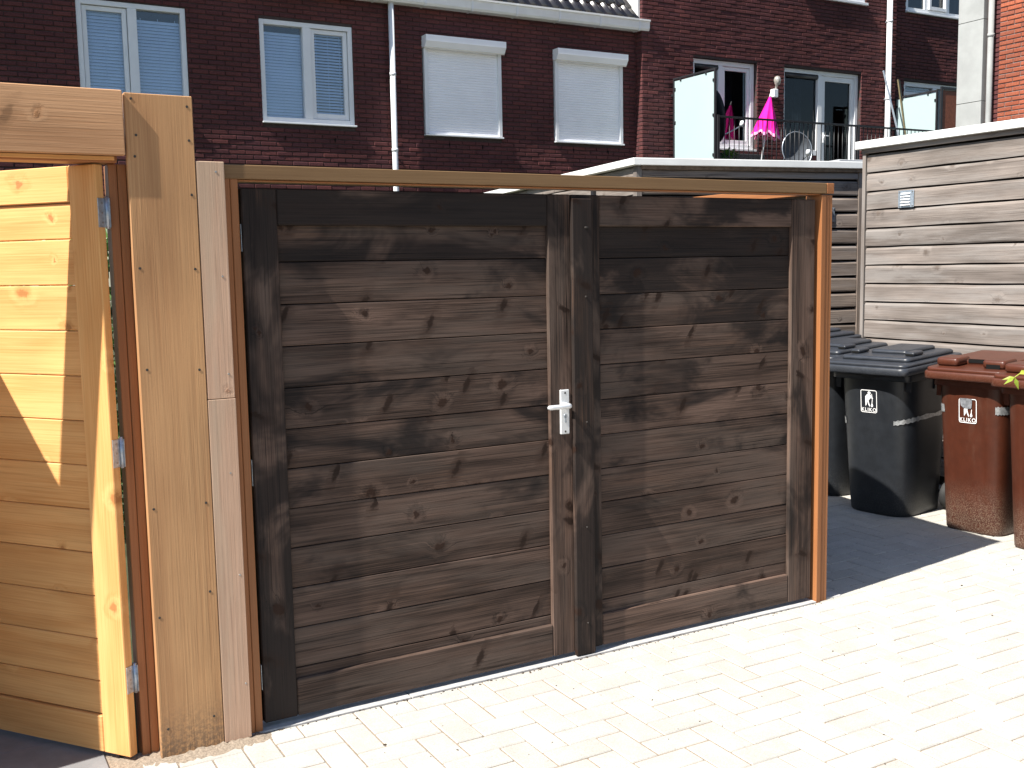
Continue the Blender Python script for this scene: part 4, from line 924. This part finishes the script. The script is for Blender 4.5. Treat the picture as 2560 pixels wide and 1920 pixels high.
# ------------------------------------------------------------------ wheelie bins
def sup(a, p=5.0):
    c, s = math.cos(a), math.sin(a)
    return (abs(c)**(2/p))*(1 if c >= 0 else -1), (abs(s)**(2/p))*(1 if s >= 0 else -1)
HB = 0.935
def bin_dims(z):
    t = max(0, min(1, z/HB)); return 0.178+0.032*t, 0.205+0.045*t, -0.020*t     # half width (y), half depth (x), x shift
def bin_pt(a, z, off=0.0, flute=0.0, p=5.0):
    hw, hdp, sx = bin_dims(z); c, s = sup(a, p)
    x = sx+c*(hdp+off); y = s*(hw+off)
    if c < -0.5:     # front bulges a little
        x -= 0.022*(1-min(1, (y/hw)**2))*min(1, z/0.12)*(1-0.35*z/HB)
        if flute:
            for yc in (-0.085, 0.085):
                x += flute*math.exp(-((y-yc)/0.014)**2)
    return Vector((x, y, z))
def front_pt(y, z, off=0.0, flute=0.0, p=5.0):
    hw, hdp, sx = bin_dims(z); q = min(0.999, abs(y)/hw); s = q**(p/2); a = math.pi-math.asin(s)*(1 if y >= 0 else -1)
    v = bin_pt(a, z, 0, flute, p); return v+Vector((-off, 0, 0))
def rrect(hx, hy, r, n=5):
    pts = []
    for (cx, cy, a0) in ((hx-r, hy-r, 0), (-hx+r, hy-r, 90), (-hx+r, -hy+r, 180), (hx-r, -hy+r, 270)):
        for k in range(n+1): a = R(a0+90*k/n); pts.append((cx+r*math.cos(a), cy+r*math.sin(a)))
    return pts
def loft(mb, rings, smooth=True, mi=0, cap=True):
    n = len(rings[0]); o = len(mb.v)
    for r_ in rings: mb.v += [tuple(p) for p in r_]
    for i in range(len(rings)-1):
        for k in range(n):
            a = o+i*n+k; b = o+i*n+(k+1) % n; mb.f.append((a, b, b+n, a+n)); mb.mi.append(mi); mb.sm.append(smooth)
    if cap:
        mb.f.append(tuple(o+k for k in range(n))[::-1]); mb.mi.append(mi); mb.sm.append(False)
        e = o+(len(rings)-1)*n; mb.f.append(tuple(e+k for k in range(n))); mb.mi.append(mi); mb.sm.append(False)
def slab_rings(hx, hy, r, z0, z1, c=0.006, cx=0, cy=0, slope=0.0):
    return [[(x+cx, y+cy, z0+slope*x) for x, y in rrect(hx-c, hy-c, max(.004, r-c))], [(x+cx, y+cy, z0+c+slope*x) for x, y in rrect(hx, hy, r)],
            [(x+cx, y+cy, z1-c+slope*x) for x, y in rrect(hx, hy, r)], [(x+cx, y+cy, z1+slope*x) for x, y in rrect(hx-c, hy-c, max(.004, r-c))]]
def make_bin(kind, lab, loc, rz, sticker=True, tape=(), scale=1.0):
    t = thing('wheelie_bin', lab, 'bin', loc, rz, 'wheelie bins along the shed'); t.scale = scale if isinstance(scale, tuple) else (scale,)*3
    bm_, lm = ('black_plastic', 'black_lid') if kind == 'black' else ('brown_plastic', 'brown_lid')
    fl = 0.0 if kind == 'black' else 0.007; p = 4.2 if kind == 'black' else 6.0
    NA, NZ = 128, 26; b = MB(); rings = []
    for i in range(NZ+1):
        z = 0.012+(HB-0.012)*i/NZ; rings.append([bin_pt(2*math.pi*k/NA, z, 0, fl if 0.05 < z < 0.9 else fl*.3, p) for k in range(NA)])
    rings = [[Vector((v.x*.96, v.y*.96, 0.0)) for v in rings[0]]]+rings; loft(b, rings)
    body = b.build('body', bm_, t)
    # stiffening flange below the rim
    f = MB(); loft(f, slab_rings(0.262, 0.222, 0.035, HB-0.075, HB-0.004, .004, -0.018)); f.build('rim', bm_, t)
    for yy in (-0.20, 0.20):
        for xx in (-0.24, 0.0, 0.16): MB().box(xx, xx+.004, yy-.014, yy+.014, HB-0.14, HB-0.07).build('rim_rib', bm_, t)
    SL = 0.055
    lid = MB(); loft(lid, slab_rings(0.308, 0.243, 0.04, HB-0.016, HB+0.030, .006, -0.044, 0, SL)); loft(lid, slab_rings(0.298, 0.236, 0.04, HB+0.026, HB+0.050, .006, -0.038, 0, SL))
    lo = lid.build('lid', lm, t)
    if kind == 'black':
        l2_ = MB(); loft(l2_, slab_rings(0.235, 0.196, 0.03, HB+0.046, HB+0.078, .010, 0.0, 0, SL)); loft(l2_, slab_rings(0.150, 0.105, 0.02, HB+0.074, HB+0.104, .010, 0.055, 0.0, SL))
        l2_.build('raised_panel', lm, lo)
        for yy in (-0.155, 0.155):
            g = MB(); loft(g, slab_rings(0.05, 0.026, 0.008, HB+.074, HB+.098, .005, -0.11, yy, SL)); go_ = g.build('grip', lm, lo)
            MB().cbox(-0.1625, -0.158, yy-.02, yy+.02, HB+.078-.006, HB+.090-.006, .001).build('grip_slot', 'slot_dark', go_)
    else:
        l2_ = MB(); loft(l2_, slab_rings(0.20, 0.21, 0.03, HB+0.046, HB+0.088, .010, 0.05, 0, SL))
        for yy in (-0.135, 0.145):
            loft(l2_, slab_rings(0.075, 0.066, 0.02, HB+0.044, HB+0.090, .009, -0.185, yy, SL))
        l2_.build('raised_panel', lm, lo)
        MB().box(-0.262, -0.258, -0.175, -0.095, HB+.050-.013, HB+.076-.013).build('grip_slot', 'slot_dark', lo); MB().box(-0.155, -0.1515, -0.06, 0.07, HB+.056, HB+.078).build('grip_slot', 'slot_dark', lo)
    # rear handle bar and wheels
    h = MB(); h.tube([(0.27, -0.19, HB-.02), (0.335, -0.19, HB+.02), (0.335, 0.19, HB+.02), (0.27, 0.19, HB-.02)], 0.014, 10); h.build('handle_bar', bm_, t)
    for yy in (-0.235, 0.19):
        w = MB(); w.tube([(0.20, yy, 0.10), (0.20, yy+.006, 0.10), (0.20, yy+.039, 0.10), (0.20, yy+.045, 0.10)], [.088,.10,.10,.088], 28); wo_ = w.build('wheel', 'rubber', t)
        MB().tube([(0.20, yy-.003, 0.10), (0.20, yy+.048, 0.10)], .062, 20).build('wheel_hub', 'wheel_grey', wo_)
    MB().tube([(0.20,-.24,.10),(0.20,.24,.10)], .011, 8).build('axle', 'steel_dark', t)
    if sticker: sticker_on(t, fl, p, cover=(kind == 'brown'), us=0.92 if kind == 'brown' else 0.80)
    for (a0, a1, z0, z1, mt, sk) in tape:
        m_ = MB(); n = 24; vs = []; ns = 3
        for j in range(ns+1):
            for k in range(n+1):
                a = R(a0+(a1-a0)*k/n); z = z0+(z1-z0)*j/ns+sk*k/n+(0.004*math.sin(k*2.3+j) if j in (0, ns) else 0); vs.append(bin_pt(a, z, 0.0035+0.001*math.sin(k*3+j*2), fl, p))
        m_.add(vs, [(j*(n+1)+k, j*(n+1)+k+1, (j+1)*(n+1)+k+1, (j+1)*(n+1)+k) for j in range(ns) for k in range(n)], 0, True); m_.build('tape', mt, t)
    return t
def text_polys(txt, size):
    cu = bpy.data.curves.new('txt', 'FONT'); cu.body = txt; cu.size = size; cu.offset = size*0.012; cu.align_x = 'CENTER'; cu.resolution_u = 4; cu.space_character = 1.22
    ob = bpy.data.objects.new('txt', cu); COL.objects.link(ob); bpy.context.view_layer.update()
    me = bpy.data.meshes.new_from_object(ob); vs = [tuple(v.co) for v in me.vertices]; fs = [tuple(p_.vertices) for p_ in me.polygons]
    bpy.data.objects.remove(ob); bpy.data.curves.remove(cu); bpy.data.meshes.remove(me); return vs, fs
TXT = text_polys('KLIKO', 0.032)
def sticker_on(t, fl, p, cover, us=0.80):
    """white printed frame, figure and lettering on the front; u to the right as seen from the front"""
    cz = 0.725; hw, hh = 0.056, 0.069
    def P(u, v): return front_pt(-u*us, cz+v, 0.0022, 0.0, p)
    m = MB()
    def poly(pts):
        ce = (sum(a for a, b in pts)/len(pts), sum(b for a, b in pts)/len(pts)); m.add([P(*q) for q in pts], [tuple(range(len(pts)))])
    def strip(pts, w):
        for i in range(len(pts)-1):
            (a, b), (c, d) = pts[i], pts[i+1]; L_ = math.hypot(c-a, d-b) or 1e-6; nx, ny = -(d-b)/L_*w/2, (c-a)/L_*w/2
            m.add([P(a+nx, b+ny), P(c+nx, d+ny), P(c-nx, d-ny), P(a-nx, b-ny)], [(0,1,2,3)])
    fr_ = rrect(hw, hh, 0.010, 4); strip(fr_+[fr_[0]], 0.0042)
    # figure: head, bent torso, legs, arm, broom
    if not cover:
        poly([(0.004+0.0105*math.cos(a*math.pi/8), 0.052+0.0105*math.sin(a*math.pi/8)) for a in range(16)])
        poly([(-0.024, 0.030), (-0.012, 0.043), (0.010, 0.043), (0.020, 0.036), (0.014, 0.020), (-0.004, 0.004), (-0.024, 0.004)])
        strip([(0.012, 0.038), (0.020, 0.024), (0.030, 0.020)], 0.007); strip([(0.022, 0.048), (0.026, 0.012), (0.0225, -0.012)], 0.004)
    poly([(-0.024, 0.004), (-0.010, 0.004), (-0.014, -0.018), (-0.023, -0.032)]); poly([(-0.010, 0.004), (-0.002, 0.004), (0.010, -0.032), (0.004, -0.032), (-0.006, -0.012)])
    poly([(-0.024, 0.004), (-0.024, 0.012), (0.0, 0.012), (-0.002, 0.004)])
    strip([(0.026, 0.010), (0.0235, -0.012)], 0.004); poly([(0.021, -0.012), (0.026, -0.012), (0.031, -0.026), (0.027, -0.034), (0.018, -0.034), (0.015, -0.027)])
    vs, fs = TXT; m.add([P(x*1.0, y-0.063) for x, y, z in vs], fs)
    so = m.build('sticker', 'print_white', t)
    if cover:
        g = [(-.052,.070),(-.02,.073),(0.028,.071),(0.029,.045),(0.024,.016),(0.005,.012),(-.03,.018),(-.045,.030)]
        MB().add([front_pt(-u*us, cz+v, 0.0034, 0, p) for u, v in g], [tuple(range(len(g)))]).build('tape', 'tape_dull', t)
make_bin('black', 'black wheelie bin in front, with white sticker and torn silver tape', (4.455, 1.095, GZ), R(10), True, ((118, 146, 0.565, 0.605, 'tape', 0.0), (203, 300, 0.585, 0.612, 'tape', 0.045)), scale=(1.18, 1.2, 1.0))
make_bin('brown', 'brown wheelie bin with silver tape over its white sticker', (4.515, 0.452, GZ), R(8), True, ((128, 158, 0.705, 0.750, 'tape', 0.0), (205, 290, 0.715, 0.760, 'tape', 0.0)))
make_bin('black', 'black wheelie bin partly behind the right gate post', (4.585, 1.735, GZ), R(6), False, scale=(1.18, 1.2, 1.0))
make_bin('black', 'rearmost black wheelie bin in the shed corner', (4.90, 2.33, GZ), R(0), False, scale=(1.18, 1.2, 1.04))
make_bin('brown', 'brown wheelie bin cut off by the right picture edge', (4.44, -0.055, GZ), R(4), False)

# ------------------------------------------------------------------ bamboo twig reaching in at the right edge
tw = thing('bamboo_plant', 'yellow-green bamboo twig reaching in front of the brown bins', 'plant', (3.30, -1.02, 0))
def W3(px, py, D): return CAMP+(fw+rt*((px-1280)/FPX)-up*((py-960)/FPX))*D
BASE = Vector((3.30, -1.02, 0)); D0 = 4.2
def LW(px, py, dd=0.0): return W3(px, py, D0+dd)-BASE
nodeA = LW(2537, 943); nodeB = LW(2562, 925, .03); cane = [Vector((0,0,0)), Vector((-.03,.02,.45)), Vector((-.06,.03,.90)), Vector((-.10,.05,1.35)), Vector((-.12,.06,1.75))]
st = MB(); st.tube(cane, [.011,.010,.009,.007,.004], 8); st.build('cane', 'bamboo_leaf', tw)
st = MB(); st.tube([cane[2]+Vector((-.01,0,.12)), nodeB, nodeA], [.004,.003,.002], 6); st.build('twig', 'bamboo_leaf', tw)
for (a, b, w_) in (((2537,943),(2505,948),.016), ((2536,944),(2509,960),.017), ((2537,944),(2547,975),.017), ((2548,935),(2575,926),.024), ((2560,926),(2590,940),.02)):
    m_ = MB(); p0 = LW(*a); p1 = LW(*b, rj(.03)); leafquad(m_, p0, p1-p0, Vector((-.7,-.4,.6)), (p1-p0).length, w_); m_.build('leaf', 'bamboo_leaf', tw)
for k in range(26):
    z = random.uniform(.9, 1.72); p0 = Vector((-.08+random.uniform(.02,.10), .03+rj(.1), z)); m_ = MB(); leafquad(m_, p0, Vector((random.uniform(.2,1), rj(.8), rj(.6))), Vector((0,0,1)), random.uniform(.08,.13), .018); m_.build('leaf', 'bamboo_leaf', tw)
